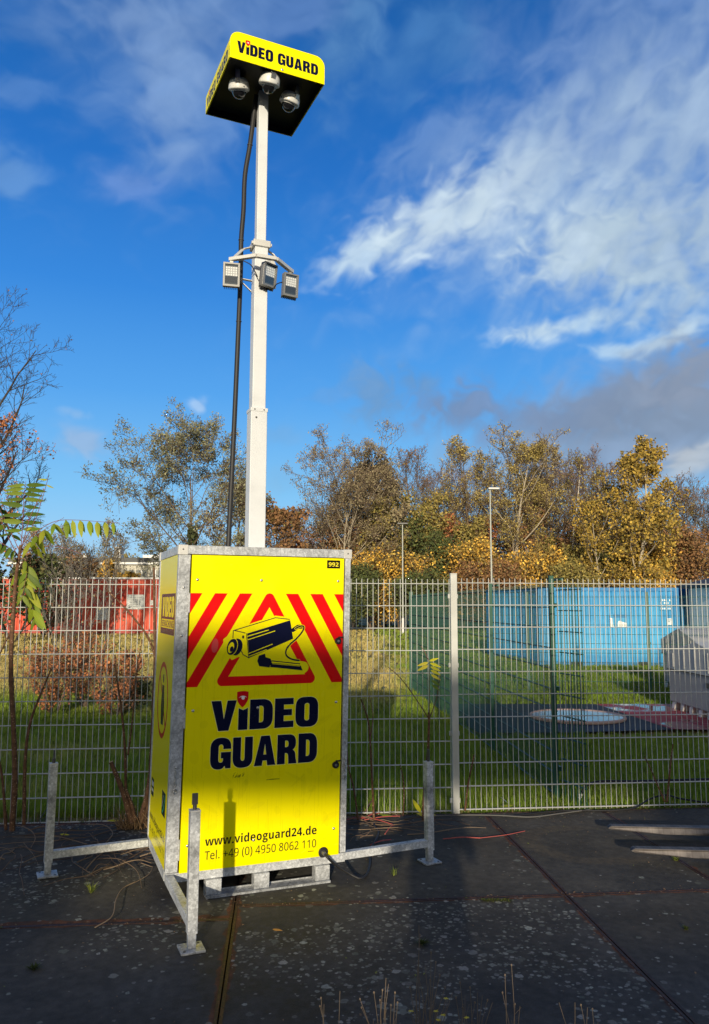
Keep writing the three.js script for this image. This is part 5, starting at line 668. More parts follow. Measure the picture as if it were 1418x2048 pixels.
// undergrowth: shrubs in their own colours
const SHRUBS = [
  [585, 1075, 62, 'brown', 'dark brown shrub beside the cabinet roof', 0.8], [640, 1050, 60, 'russet', 'reddish brown shrub under the three stemmed tree', 0.7], [705, 1030, 60, 'brown', 'brown shrub right of the three pale stems', 0.8],
  [760, 1005, 61, 'olive', 'olive green shrub behind the dark headed lamp post', 1.0], [830, 985, 63, 'olive', 'tall olive shrub right of the dark headed lamp post', 1.0], [865, 1035, 60, 'green', 'dark green shrub between the lamp posts', 1.1],
  [745, 1095, 57, 'gold', 'golden yellow shrub left of the dark headed lamp post', 1.0], [800, 1100, 57, 'gold', 'golden yellow shrub at the foot of the dark headed lamp post', 0.8], [920, 1070, 58, 'gold', 'bright golden shrub left of the tall lamp post', 1.1],
  [905, 1015, 63, 'russet', 'russet shrub behind the bright golden one', 0.7], [965, 1040, 62, 'olive', 'olive shrub behind the tall lamp post', 0.9], [1055, 1085, 57, 'gold', 'golden shrub right of the two pale trunks', 1.1], [1030, 1020, 63, 'brown', 'brown shrub behind the two pale trunks', 0.9],
  [1110, 1060, 60, 'olive', 'olive shrub left of the birch stems', 0.9], [1165, 1040, 62, 'brown', 'brown shrub among the birch stems', 0.8], [1195, 1095, 56, 'olive', 'yellowing shrub under the lower maple', 0.8], [1255, 1075, 58, 'green', 'dark green shrub under the tall maple', 1.0],
  [1300, 1010, 62, 'olive', 'olive shrub right of the tall maple', 0.9], [1330, 1070, 56, 'gold', 'golden shrub between the tall maple and the white shed', 0.9], [1370, 1020, 60, 'brown', 'brown shrub above the white shed', 0.9], [1410, 1060, 57, 'brown', 'golden brown shrub behind the white shed roof', 0.9],
  [700, 1120, 55, 'green', 'dark green low shrub at the right edge of the cabinet', 1.2], [1140, 1120, 55, 'olive', 'low olive shrub above the blue container', 1.0], [980, 1120, 55, 'brown', 'low brown shrub at the foot of the tall lamp post', 1.0], [1280, 1130, 54, 'gold', 'low golden shrub above the blue container', 1.0], [845, 1125, 54, 'green', 'low dark green shrub behind the green fence corner', 1.1],
];
SHRUBS.forEach(([px, top, d, pal, label, dens], k) => tree({ name: 'shrub', cat: 'shrub', seed: 200 + k, px, top: top - 6, z: -d, r: 0.06, stems: 5, fan: 0.4, kids: [9, 5, 3], ratio: [0.5, 0.5, 0.5], reach: 1.9, from: 0.12, rmin: 0.018, bark: pal === 'green' ? 'dark' : 'brown', pal, leaf: 0.19, leafN: Math.round(3 * dens), leafLevel: 1, leafR: 0.45, label, group: 'shrubs at the foot of the tree belt' }));
// left side: thin bare trees, yellow bush, dark hedge
[[95, 1050, -64, 301], [165, 1030, -60, 302], [205, 1062, -66, 303], [130, 1075, -70, 304]].forEach(([px, top, z, seed]) => tree({ name: 'bare_tree', seed, px, top, z, r: 0.09, stems: 2, fan: 0.3, kids: [12, 7, 5, 2], reach: 2.0, from: 0.15, rmin: 0.012, spread: [0.6, 0.6, 0.6, 0.6], up: [0.02, 0.12, 0.1, 0.05], bark: 'grey', pal: 'leafbrown', leaf: 0.14, leafN: 1, leafP: 0.25, leafR: 0.2, label: 'small bare tree between the white hall and the red container', group: 'small bare trees by the white hall' }));
tree({ name: 'shrub', cat: 'shrub', seed: 310, px: 245, top: 1118, z: -56, r: 0.05, stems: 5, fan: 0.45, kids: [8, 5, 3], reach: 1.1, from: 0.1, rmin: 0.014, bark: 'brown', pal: 'gold', leaf: 0.26, leafN: 3, leafLevel: 1, leafR: 0.3, label: 'bright yellow bush before the white hall', group: 'shrubs on the left' });
[[30, 1090, -40, 311], [95, 1105, -44, 312]].forEach(([px, top, z, seed], k) => tree({ name: 'shrub', cat: 'shrub', seed, px, top, z, r: 0.05, stems: 5, fan: 0.5, kids: [8, 5, 3], reach: 1.3, from: 0.1, rmin: 0.014, bark: 'dark', pal: k ? 'brown' : 'green', leaf: 0.2, leafN: 1, leafLevel: 1, leafR: 0.3, label: k ? 'thin brown bush standing before the red container' : 'dark bush at the foot of the tall bare tree', group: 'shrubs on the left' }));
[[225, 1108, -84, 313], [300, 1098, -86, 314], [262, 1106, -88, 315]].forEach(([px, top, z, seed]) => tree({ name: 'bare_tree', seed, px, top: top - 8, z, r: 0.1, stems: 3, fan: 0.4, kids: [10, 6, 4], reach: 3.0, from: 0.2, rmin: 0.03, bark: 'grey', pal: 'olive', leaf: 0.3, leafN: 1, leafR: 0.4, label: 'low rounded tree showing above the roof of the white hall', group: 'trees behind the white hall' }));
// brown beech bush behind the fence, with thin young stems in it
[[118, 1280, -13.6, 321, 0.62], [180, 1245, -14.4, 322, 0.8], [238, 1285, -13.3, 323, 0.6]].forEach(([px, top, z, seed, w], k) => tree({ name: 'beech_bush', cat: 'bush', seed, px, top, z, r: 0.018, stems: 6, fan: 0.36, kids: [9, 6, 3], ratio: [0.5, 0.5, 0.5], reach: 0.58 * w, from: 0.08, rmin: 0.0035, bark: 'brown', pal: k === 2 ? 'russet' : 'russet', leaf: 0.045, wide: 0.8, leafN: 2, leafLevel: 2, leafP: 0.28, leafR: 0.05, label: ['brown leaved beech bush nearest the cut saplings', 'tallest brown leaved beech bush with bare stems rising from it', 'low brown leaved beech bush just left of the cabinet'][k], group: 'brown beech bushes behind the fence' }));
[[148, 1075, -14.6, 331], [172, 1095, -14.9, 332], [205, 1085, -15.1, 333], [128, 1140, -14.2, 334]].forEach(([px, top, z, seed]) => tree({ name: 'young_tree', cat: 'tree', seed, px, top, z, r: 0.032, kids: [10, 6, 4], reach: 0.9, from: 0.3, rmin: 0.0045, spread: [0.6, 0.6, 0.6], up: [0.02, 0.1, 0.06, 0.02], bark: 'grey', pal: 'leafbrown', leaf: 0.05, leafN: 1, leafP: 0.12, leafR: 0.05, label: 'thin bare young tree rising out of the brown beech bushes', group: 'young bare trees behind the fence' }));
tree({ name: 'green_bush', cat: 'bush', seed: 341, px: 268, top: 1335, z: -13.8, r: 0.015, stems: 5, fan: 0.5, kids: [7, 4], reach: 0.4, from: 0.1, rmin: 0.004, bark: 'brown', pal: 'green', leaf: 0.07, leafN: 3, leafLevel: 1, leafR: 0.08, label: 'small green bush between the beech bushes and the cabinet' });
console.log('trees', leafCount.n);

// ---------------------------------------------------------------- saplings with feathered leaves along the fence
const leafletGeo = (() => { const s = [], half = [0.0, 0.125, 0.14, 0.115, 0.07, 0.0]; const pos = [], idx = []; half.forEach((w, k) => { const t = k / 5, z = -0.16 * t * t; pos.push(-w, t, z - w * 0.25, 0, t, z, w, t, z - w * 0.25); }); for (let k = 0; k < 5; k++) { const o = k * 3; idx.push(o, o + 1, o + 3, o + 1, o + 4, o + 3, o + 1, o + 2, o + 4, o + 2, o + 5, o + 4); } const g = new THREE.BufferGeometry(); g.setAttribute('position', new THREE.Float32BufferAttribute(pos, 3)); g.setIndex(idx); g.computeVertexNormals(); g.setAttribute('uv', new THREE.Float32BufferAttribute(pos.length / 3 * 2, 2)); return g; })();
const leafMats = { green: [[0.16, 0.24, 0.02], [0.11, 0.17, 0.016], [0.22, 0.28, 0.03]], yellow: [[0.78, 0.70, 0.03], [0.66, 0.60, 0.03], [0.82, 0.68, 0.06]], lime: [[0.28, 0.36, 0.02], [0.20, 0.28, 0.02], [0.36, 0.38, 0.03]] };
for (const k of Object.keys(leafMats)) leafMats[k] = leafMats[k].map(([a, b, c]) => new THREE.MeshPhysicalMaterial({ color: rgb(a, b, c), roughness: 0.55, transmission: 0.3, thickness: 0, specularIntensity: 0.5 }));
const stalkRed = std({ color: rgb(0.22, 0.07, 0.06), roughness: 0.7 }), stemBark = std({ map: tex(128, 256, (u, v, o) => { const a = fbm(u * 8, v * 20, 4, 4), sp = hash2(u * 24 | 0, v * 90 | 0) > 0.975 ? 0.3 : 0; o[0] = 0.40 + (a - 0.5) * 0.25 + sp; o[1] = 0.28 + (a - 0.5) * 0.2 + sp; o[2] = 0.19 + (a - 0.5) * 0.15 + sp; }, true, 6, 2), roughness: 0.85 });
function feather(parent, pts, n, size, kind, seed, droop = 0.6, from = 0.15) { // a feathered leaf: stalk along pts, n pairs of leaflets
  const r = rng(seed), lf = group('feathered_leaf', parent), c = new THREE.CatmullRomCurve3(pts); const b = new GB(); b.tube(c.getPoints(14), Array.from({ length: 15 }, (_, k) => lerp(0.0035, 0.0015, k / 14)), 5, [1, 1, 1]); const sg = b.geo(); sg.deleteAttribute('color'); obj('leaf_stalk', sg, stalkRed, lf);
  for (let k = 0; k < n; k++) for (const s of [-1, 1]) {
    if (r() < 0.06) continue; const t = from + (1 - from) * (k + 0.2 * r()) / n, p = c.getPoint(t), d = c.getTangent(t), side = V(-d.z, 0, d.x); if (side.length() < 0.2) side.set(1, 0, 0); side.normalize().multiplyScalar(s);
    const y = side.clone().addScaledVector(d, 0.45).add(V(0, -droop * (0.7 + 0.6 * r()), 0)).normalize(), z = V((r() - 0.5) * 0.7, 0.5, (r() - 0.5) * 0.6 + 0.9); const x = y.clone().cross(z).normalize(); z.crossVectors(x, y);
    const m = obj('leaflet', leafletGeo, leafMats[kind][Math.floor(r() * 3)], lf), L = size * (0.75 + 0.4 * r()) * (1 - 0.35 * Math.abs(t - 0.5)); m.matrixAutoUpdate = true; m.quaternion.setFromRotationMatrix(new THREE.Matrix4().makeBasis(x, y, z)); m.position.copy(p); m.scale.setScalar(L);
  }
  return lf;
}
function stem(parent, pts, r0, r1, n = 26, mat = stemBark, name = 'stem') { const b = new GB(); b.tube(curve(pts, n), Array.from({ length: n + 1 }, (_, k) => lerp(r0, r1, k / n) * (1 + 0.12 * (hash2(k, Math.round(pts[0].x * 100)) - 0.5))), 7, [1, 1, 1], true); const g = b.geo(); g.deleteAttribute('color'); return obj(name, g, mat, parent); }
const SZ = -6.86; const Q = (px, py, dz = 0) => atZ(px, py, SZ - (px - 709) / 1566 * 0.6 + dz);
{
  const s = group('sapling'); tag(s, 'tall leafy sapling with feathered green leaves at the left end of the fence', 'sapling', 'saplings along the fence');
  stem(s, [Q(24, 1664), Q(30, 1560), Q(27, 1450), Q(22, 1330), Q(26, 1240), Q(33, 1150), Q(42, 1090)], 0.026, 0.013); stem(s, [Q(22, 1265), Q(8, 1225), Q(-8, 1190)], 0.008, 0.005, 8, stalkRed); stem(s, [Q(24, 1258), Q(8, 1290), Q(-10, 1330)], 0.008, 0.005, 8, stemBark);
  const lf = [ // stalk, pairs, size, colour
    [[[42, 1095], [46, 1040], [48, 990], [52, 962]], 8, 0.20, 'green', 0.35], [[[44, 1092], [75, 1062], [112, 1042], [150, 1040], [195, 1043], [240, 1046]], 7, 0.165, 'lime', 1.8], [[[40, 1110], [58, 1085], [85, 1062], [128, 1035]], 4, 0.19, 'lime', 1.4],
    [[[38, 1120], [45, 1150], [60, 1190], [72, 1250]], 9, 0.22, 'lime', 0.5], [[[40, 1108], [55, 1130], [50, 1165], [42, 1205]], 6, 0.18, 'green', 0.8], [[[42, 1094], [70, 1040], [95, 960], [98, 945]], 2, 0.08, 'yellow', 0.5], [[[38, 1100], [15, 1050], [-10, 1005], [-40, 980]], 7, 0.18, 'green', 0.5], [[[40, 1100], [100, 1060], [150, 1045]], 0, 0.1, 'lime', 0.5],
    [[[36, 1110], [10, 1090], [-30, 1080]], 6, 0.18, 'green', 0.8]];
  lf.forEach(([p, n, size, kind, droop], k) => feather(s, p.map(([x, y], i) => Q(x, y, (k % 3 - 1) * 0.05 * i)), n, size, kind, 400 + k, droop, k === 1 ? 0.5 : k === 2 ? 0.35 : 0.2));
  const bare = [[[40, 1112], [70, 1098], [110, 1092], [165, 1108]], [[38, 1118], [10, 1060], [-5, 1020]], [[42, 1100], [62, 1030], [85, 985]], [[36, 1125], [20, 1100], [-10, 1075]]]; bare.forEach((p) => stem(s, p.map(([x, y]) => Q(x, y)), 0.004, 0.0022, 10, stalkRed, 'bare_stalk'));
}
{ const s = group('sapling'); tag(s, 'pair of bare brown saplings crossing low behind the tall leafy sapling', 'sapling', 'saplings along the fence'); stem(s, [Q(48, 1650), Q(52, 1500), Q(62, 1440), Q(85, 1380), Q(104, 1334)], 0.016, 0.006); stem(s, [Q(12, 1660), Q(5, 1560), Q(-10, 1480)], 0.014, 0.008); }
{ const s = group('sapling'); tag(s, 'cut back sapling with forked reddish stem close to the left side of the cabinet', 'sapling', 'saplings along the fence'); stem(s, [Q(292, 1640), Q(300, 1560), Q(306, 1430), Q(310, 1320), Q(309, 1240), Q(308, 1135)], 0.020, 0.009); stem(s, [Q(310, 1312), Q(298, 1278), Q(275, 1245), Q(240, 1205), Q(213, 1180)], 0.010, 0.006, 14); stem(s, [Q(252, 1600), Q(250, 1500), Q(243, 1420), Q(233, 1350), Q(230, 1310)], 0.013, 0.006); stem(s, [Q(256, 1510), Q(265, 1440), Q(272, 1350), Q(284, 1280)], 0.008, 0.004, 12); }
{ // stump of cut shoots with fibrous litter
  const s = group('cut_stump'); tag(s, 'cluster of cut off woody stubs in dry litter left of the cabinet', 'stump'); const cut = std({ color: rgb(0.55, 0.42, 0.26), roughness: 0.9 });
  for (const [a, b, r] of [[[264, 1644], [222, 1524], 0.022], [[280, 1640], [300, 1548], 0.019], [[270, 1644], [252, 1580], 0.016], [[285, 1645], [296, 1600], 0.016]]) { const p = Q(...a, 0.02), q = Q(...b); stem(s, [p, p.clone().lerp(q, 0.5).add(V(0.012, 0, 0)), q], r * 1.25, r * 0.8, 10, stemBark, 'stub'); const g = new THREE.CylinderGeometry(r * 0.78, r * 0.78, 0.004, 10); g.applyMatrix4(new THREE.Matrix4().makeRotationFromQuaternion(new THREE.Quaternion().setFromUnitVectors(UPV, q.clone().sub(p).normalize()))); g.translate(q.x, q.y + 0.002, q.z); obj('cut_face', g, cut, s); }
  const b = new GB(), r = rng(55); for (let k = 0; k < 220; k++) { const c = Q(235 + r() * 75, 1648, 0.12 * (r() - 0.4)), h = 0.05 + 0.22 * r() * r(), d = V((r() - 0.5) * 0.25, h, (r() - 0.5) * 0.2), t = 0.5 + 0.9 * r(); c.y = 0.0; b.blade([c, c.clone().addScaledVector(d, 0.5).add(V(0, 0.015, 0)), c.clone().add(d)], 0.004, V(r() - 0.5, 0, r() - 0.5).normalize(), [0.26 * t, 0.16 * t, 0.075 * t]); } obj('dry_litter', b.geo(), M.farLeaves, s).userData.kind = 'stuff';
}
{ const s = group('sapling'); tag(s, 'slim sapling with one yellow feathered leaf rising behind the right outrigger', 'sapling', 'saplings along the fence'); stem(s, [Q(846, 1640), Q(850, 1560), Q(856, 1500), Q(858, 1440), Q(858, 1425)], 0.013, 0.010); stem(s, [Q(858, 1438), Q(830, 1395), Q(800, 1355), Q(776, 1334)], 0.005, 0.003, 12); stem(s, [Q(858, 1432), Q(859, 1380), Q(858, 1322)], 0.0045, 0.003, 12); stem(s, [Q(859, 1436), Q(872, 1400), Q(880, 1352)], 0.004, 0.003, 12, stemBark);
  stem(s, [Q(858, 1322), Q(850, 1305), Q(842, 1292)], 0.003, 0.002, 6, stalkRed);
  const r = rng(61), put = (px, py, ang, L, kind) => { const y = V(Math.cos(ang), Math.sin(ang), 0.15).normalize(), z = V(0.1, 0.6, 1), x = y.clone().cross(z).normalize(); z.crossVectors(x, y); const m = obj('leaflet', leafletGeo, leafMats[kind][Math.floor(r() * 3)], s); m.quaternion.setFromRotationMatrix(new THREE.Matrix4().makeBasis(x, y, z)); m.position.copy(Q(px, py, 0.02)); m.scale.setScalar(L); };
  put(858, 1322, 0.35, 0.09, 'yellow'); put(857, 1325, 3.35, 0.105, 'yellow'); put(857, 1331, 3.5, 0.11, 'yellow'); [1326, 1333, 1340, 1349, 1360, 1369].forEach((y, k) => put(860 + k * 0.6, y, -0.28 - k * 0.05, 0.105 - k * 0.002, k < 4 ? 'yellow' : 'lime')); }
[['thin reddish bare sapling just right of the cabinet', [[748, 1640], [744, 1560], [740, 1480], [736, 1440], [722, 1398]], 0.011], ['thin dark bare sapling against the right edge of the cabinet', [[716, 1640], [708, 1580], [697, 1535], [694, 1500]], 0.009], ['short brown cut sapling beside the pale fence post', [[930, 1622], [936, 1570], [944, 1530], [948, 1510]], 0.009], ['short upright cut sapling above the forklift tines', [[1334, 1604], [1338, 1560], [1342, 1520], [1346, 1488]], 0.010], ['slanting thin sapling left of the upright one above the tines', [[1330, 1604], [1315, 1570], [1300, 1535], [1289, 1513]], 0.007], ['thin brown sapling between the cabinet and the right outrigger', [[806, 1632], [808, 1590], [806, 1555], [800, 1530]], 0.007]].forEach(([label, p, r]) => { const s = group('sapling'); tag(s, label, 'sapling', 'saplings along the fence'); stem(s, p.map(([x, y]) => Q(x, y)), r, r * 0.6, 16); if (r > 0.0105) stem(s, [Q(p[2][0], p[2][1]), Q(p[2][0] + 6, p[2][1] - 50), Q(p[2][0] - 3, p[2][1] - 95)], 0.004, 0.002, 8, stalkRed, 'side_shoot'); });

// ---------------------------------------------------------------- cut twigs on the ground
const twigMats = [std({ color: rgb(0.17, 0.11, 0.07), roughness: 0.9 }), std({ color: rgb(0.09, 0.062, 0.045), roughness: 0.9 }), std({ color: rgb(0.25, 0.175, 0.11), roughness: 0.9 })];
{
  const r = rng(711); let n = 0;
  const twig = (px, py, ang, L, rad, mat, label, grp, bend = 0.5) => { const p = atY(px, py, rad + 0.003); const pts = [p], d = V(Math.cos(ang), 0, Math.sin(ang)), turn = (r() - 0.5) * bend; let q = p; for (let k = 1; k < 5; k++) { d.applyAxisAngle(UPV, turn + (r() - 0.5) * 0.3); q = q.clone().addScaledVector(d, L / 4); q.y = rad + 0.003 + (k < 4 ? r() * 0.035 : 0.0); pts.push(q); } const b = new GB(); b.tube(curve(pts, 14), Array.from({ length: 15 }, (_, k) => lerp(rad, rad * 0.5, k / 14)), 5, [1, 1, 1], true); const g = b.geo(); g.deleteAttribute('color'); tag(obj('twig', g, mat), label, 'twig', grp); n++; };
  for (let k = 0; k < 46; k++) twig(-20 + r() * 320, 1655 + r() * 65, r() * 6.28, 0.25 + r() * 0.65, 0.0025 + r() * 0.003, twigMats[k % 3], 'dry brown twig among the cuttings strewn left of the cabinet', 'cuttings left of the cabinet', 0.8);
  for (let k = 0; k < 22; k++) twig(150 + r() * 150, 1690 + r() * 75, r() * 6.28, 0.2 + r() * 0.5, 0.0025 + r() * 0.0025, twigMats[k % 3], 'curved dry twig lying before the left outrigger arm', 'cuttings before the left outrigger arm', 1.1);
  for (let k = 0; k < 22; k++) twig(690 + r() * 130, 1630 + r() * 45, (r() - 0.5) * 1.2 + (r() < 0.5 ? Math.PI : 0), 0.2 + r() * 0.5, 0.0025 + r() * 0.003, twigMats[k % 3], 'dry brown twig in the heap right of the cabinet', 'cuttings right of the cabinet', 0.6);
  const red = std({ color: rgb(0.42, 0.09, 0.07), roughness: 0.6 });
  for (const [a, b] of [[[724, 1634], [788, 1650]], [[728, 1640], [800, 1632]], [[722, 1638], [760, 1626]], [[735, 1632], [752, 1628]], [[786, 1650], [770, 1668]], [[740, 1690], [782, 1679]], [[886, 1678], [960, 1676]], [[690, 1640], [730, 1636]], [[730, 1625], [745, 1600]]]) { const p = atY(...a, 0.012), q = atY(...b, 0.014); const m = p.clone().lerp(q, 0.5).add(V(0, 0.012, 0.01)); tag(obj('red_stalk', wire([p, m, q], 0.0045, 6, 12), red), a[0] > 850 ? 'single red leaf stalk lying right of the right outrigger foot' : 'red leaf stalk in the cuttings right of the cabinet', 'twig', a[0] > 850 ? undefined : 'red leaf stalks'); }
  tag(obj('red_stalk', wire([atY(960, 1676, 0.012), atY(1010, 1670, 0.016), atY(1050, 1662, 0.01)], 0.003, 6, 14), red), 'thin tail of red stalk reaching toward the paving joint', 'twig');
  tag(obj('twig', wire([atY(190, 1855, 0.008), atY(222, 1835, 0.02), atY(232, 1800, 0.025), atY(248, 1775, 0.012), atY(270, 1764, 0.01)], 0.004, 6, 24), twigMats[2]), 'single long curved twig lying alone on the lichen spotted slab', 'twig');
  // fallen leaves
  const yel = leafMats.yellow, fall = (px, py, L, ang, lift, mat, label) => { const y = V(Math.cos(ang), lift, Math.sin(ang)).normalize(), z = V(0.1, 1, 0.4), x = y.clone().cross(z).normalize(); z.crossVectors(x, y); const m = obj('fallen_leaf', leafletGeo, mat); m.quaternion.setFromRotationMatrix(new THREE.Matrix4().makeBasis(x, y, z)); m.position.copy(atY(px, py, 0.025)); m.scale.setScalar(L); tag(m, label, 'leaf', 'fallen leaves'); };
  fall(832, 1627, 0.20, 0.1, 0.05, yel[2], 'broad pale yellow leaf lying beside the right outrigger post'); fall(842, 1626, 0.16, -2.2, 1.1, yel[0], 'pale yellow leaf standing on edge by the fence foot'); fall(762, 1630, 0.11, 0.2, 0.1, leafMats.lime[0], 'small green leaf among the cuttings right of the cabinet'); fall(545, 1858, 0.06, 0.3, 0.1, std({ color: rgb(0.45, 0.22, 0.04), roughness: 0.8 }), 'small orange leaf on the slab before the pallet'); fall(1000, 1612, 0.13, 0.4, 0.3, leafMats.lime[2], 'crumpled pale leaf at the fence foot right of the post'); fall(1016, 1606, 0.12, 2.4, 0.9, std({ color: rgb(0.55, 0.55, 0.45), roughness: 0.8 }), 'grey white dry leaf leaning on the fence wires'); fall(160, 1702, 0.10, 0.3, 0.1, leafMats.lime[0], 'green leaf lying under the left outrigger arm'); fall(240, 1640, 0.11, 2.6, 0.2, yel[0], 'yellow leaf against the cut stump'); fall(120, 1668, 0.08, 0.2, 0.1, yel[1], 'dull yellow leaf in the cuttings near the tall sapling');
}
// ---------------------------------------------------------------- weeds
function tuft(name, pos, n, h, spread, cols, seed, label, cat, grp, w = 0.003) { const b = new GB(), r = rng(seed); for (let k = 0; k < n; k++) { const a = r() * 6.28, d = V(Math.cos(a), 0, Math.sin(a)), hh = h * (0.4 + 0.6 * r()), s = spread * r(), p = V(d.x * 0.02 * r(), 0, d.z * 0.02 * r()), t = 0.6 + 0.7 * r(), c = cols[Math.floor(r() * cols.length)].map((x) => x * t); b.blade([p, p.clone().add(V(d.x * s * 0.35, hh * 0.6, d.z * s * 0.35)), p.clone().add(V(d.x * s, hh, d.z * s))], w, V(-d.z, 0, d.x), c); } const m = obj(name, b.geo(), M.leaves); m.position.copy(pos); return tag(m, label, cat, grp); }
const GR = [[0.10, 0.16, 0.025], [0.16, 0.20, 0.04], [0.07, 0.12, 0.02]], DRY = [[0.30, 0.21, 0.11], [0.22, 0.15, 0.08], [0.38, 0.28, 0.15]];
tuft('grass_tuft', atY(183, 1785, 0.002), 34, 0.07, 0.06, [[0.35, 0.38, 0.06], [0.28, 0.34, 0.05]], 501, 'small yellow green grass tuft growing on the slab left of the cabinet', 'grass tuft', 'tufts on the slabs', 0.0022);
tuft('grass_tuft', atY(788, 1750, 0.002), 26, 0.055, 0.05, [[0.25, 0.3, 0.05], [0.14, 0.2, 0.04]], 502, 'small green tuft on the slab right of the pallet', 'grass tuft', 'tufts on the slabs', 0.0022);
tuft('moss_cushion', atY(68, 1938, 0.002), 90, 0.02, 0.04, [[0.05, 0.07, 0.015]], 503, 'dark moss cushion on the dark slab in the left foreground', 'moss', 'moss on the slabs', 0.003); tuft('moss_cushion', atY(845, 1888, 0.002), 90, 0.022, 0.045, [[0.06, 0.08, 0.015]], 504, 'dark moss cushion on the slab in the photographer shadow', 'moss', 'moss on the slabs', 0.003); tuft('moss_cushion', atY(1352, 1720, 0.002), 80, 0.02, 0.035, [[0.20, 0.24, 0.04], [0.12, 0.16, 0.03]], 505, 'bright moss in the paving joint under the tines', 'moss', 'moss on the slabs', 0.003); tuft('moss_cushion', atY(1372, 1858, 0.002), 50, 0.016, 0.03, [[0.08, 0.1, 0.02]], 506, 'small moss spot on the right foreground slab', 'moss', 'moss on the slabs', 0.003);
for (let k = 0; k < 9; k++) { const r = rng(520 + k); tuft('joint_moss', atY(978 + k * 8 - (k > 5 ? 60 : 0), 1801 + (k % 2), 0.001), 40, 0.010, 0.02, [[0.12, 0.13, 0.03], [0.07, 0.09, 0.02]], 530 + k, 'thin strip of moss in the cross joint of the slabs', 'moss', 'moss in the cross joint', 0.0025); }
{ // dry stalks and yellow flowers at the near edge of the picture
  const dryM = std({ color: rgb(0.27, 0.195, 0.12), roughness: 0.9 }), darkM = std({ color: rgb(0.17, 0.125, 0.085), roughness: 0.9 }), petal = std({ color: rgb(0.75, 0.58, 0.02), roughness: 0.6 });
  const plant = (label, px, mat, stalks, seed, flowers = []) => { // stalks: tip pixels; the plant stands between slabs just below the frame
    const s = group('dry_weed'), r = rng(seed), z0 = -3.30; s.position.set(atZ(px, 2100, z0).x, 0, z0); tag(s, label, 'weed', 'weeds in the near paving joint');
    for (const [x, y] of stalks) { const tip = atZ(x, y, z0 - 0.06 + 0.12 * r()).sub(s.position), b = V((r() - 0.5) * 0.06, 0, (r() - 0.5) * 0.06), m = b.clone().lerp(tip, 0.55).add(V((r() - 0.5) * 0.02, 0, (r() - 0.5) * 0.02)), pts = curve([b, m, tip], 8), g = new GB(); g.tube(pts, Array.from({ length: 9 }, (_, k) => lerp(0.0024, 0.001, k / 8)), 5, [1, 1, 1]); if (r() < 0.6) { const a = pts[4], e = a.clone().add(V((r() - 0.5) * 0.05, 0.03 + 0.03 * r(), (r() - 0.5) * 0.03)); g.tube([a, a.clone().lerp(e, 0.5), e], [0.001, 0.0009, 0.0008], 4); } const gg = g.geo(); gg.deleteAttribute('color'); const st = obj('stalk', gg, mat, s); if (r() < 0.5) obj('seed_head', new THREE.IcosahedronGeometry(0.0035, 1).scale(1, 1.4, 1).translate(tip.x, tip.y, tip.z), mat, st); }
    for (const [x, y] of flowers) { const c = atZ(x, y, z0 + 0.03).sub(s.position), b = new GB(); for (let k = 0; k < 12; k++) { const a = k / 12 * 6.28 + r() * 0.3, d = V(Math.cos(a), 0.25 * r(), Math.sin(a) * 0.8 + 0.2); b.leaf(c.clone().addScaledVector(d, 0.006), d.clone().multiplyScalar(0.0065), V(-Math.sin(a), 0, Math.cos(a)).multiplyScalar(0.0022), [1, 1, 1]); } const g = b.geo(); g.deleteAttribute('color'); obj('flower', g, petal, s); const sg = wire([V((r() - 0.5) * 0.04, 0, 0), c.clone().multiplyScalar(0.5), c], 0.0012, 5, 8); obj('flower_stalk', sg, darkM, s); }
  };
  plant('pale dry weed stalks left of the flowering weeds at the slab edge', 775, dryM, [[772, 1956], [777, 1968], [765, 1980], [770, 1990], [790, 1985], [760, 2000], [782, 2010], [748, 1985], [720, 1998], [723, 2015], [795, 2005]], 601);
  plant('two short pale dry stalks standing alone at the slab edge', 655, dryM, [[680, 1982], [642, 1996], [648, 2008], [640, 2012]], 602);
  plant('tall dark dry weed with small yellow flowers at the slab edge', 850, darkM, [[838, 1850], [840, 1870], [862, 1905], [850, 1930], [872, 1925], [880, 1950], [835, 1940], [860, 1960], [890, 1975], [845, 1985], [870, 1990], [830, 1990], [895, 2000], [905, 1985], [820, 1975]], 603, [[822, 2022], [892, 1997], [886, 2030], [872, 2022], [876, 2040]]);
  plant('low tangled dark weed with one yellow flower right of the tall one', 940, darkM, [[920, 1965], [940, 1975], [955, 1985], [965, 1990], [930, 1990], [975, 2000], [950, 2005], [912, 1995], [985, 2005], [925, 2015]], 604, [[933, 2035]]);
  plant('thin curling dry weed at the right end of the weed row', 1022, darkM, [[1010, 1950], [1023, 1930], [1005, 1985], [1030, 2008], [1040, 2012]], 605);
  plant('low tan dry weed far right at the slab edge', 1165, dryM, [[1150, 2005], [1162, 2010], [1175, 2015], [1118, 2005], [1185, 2018]], 606);
}
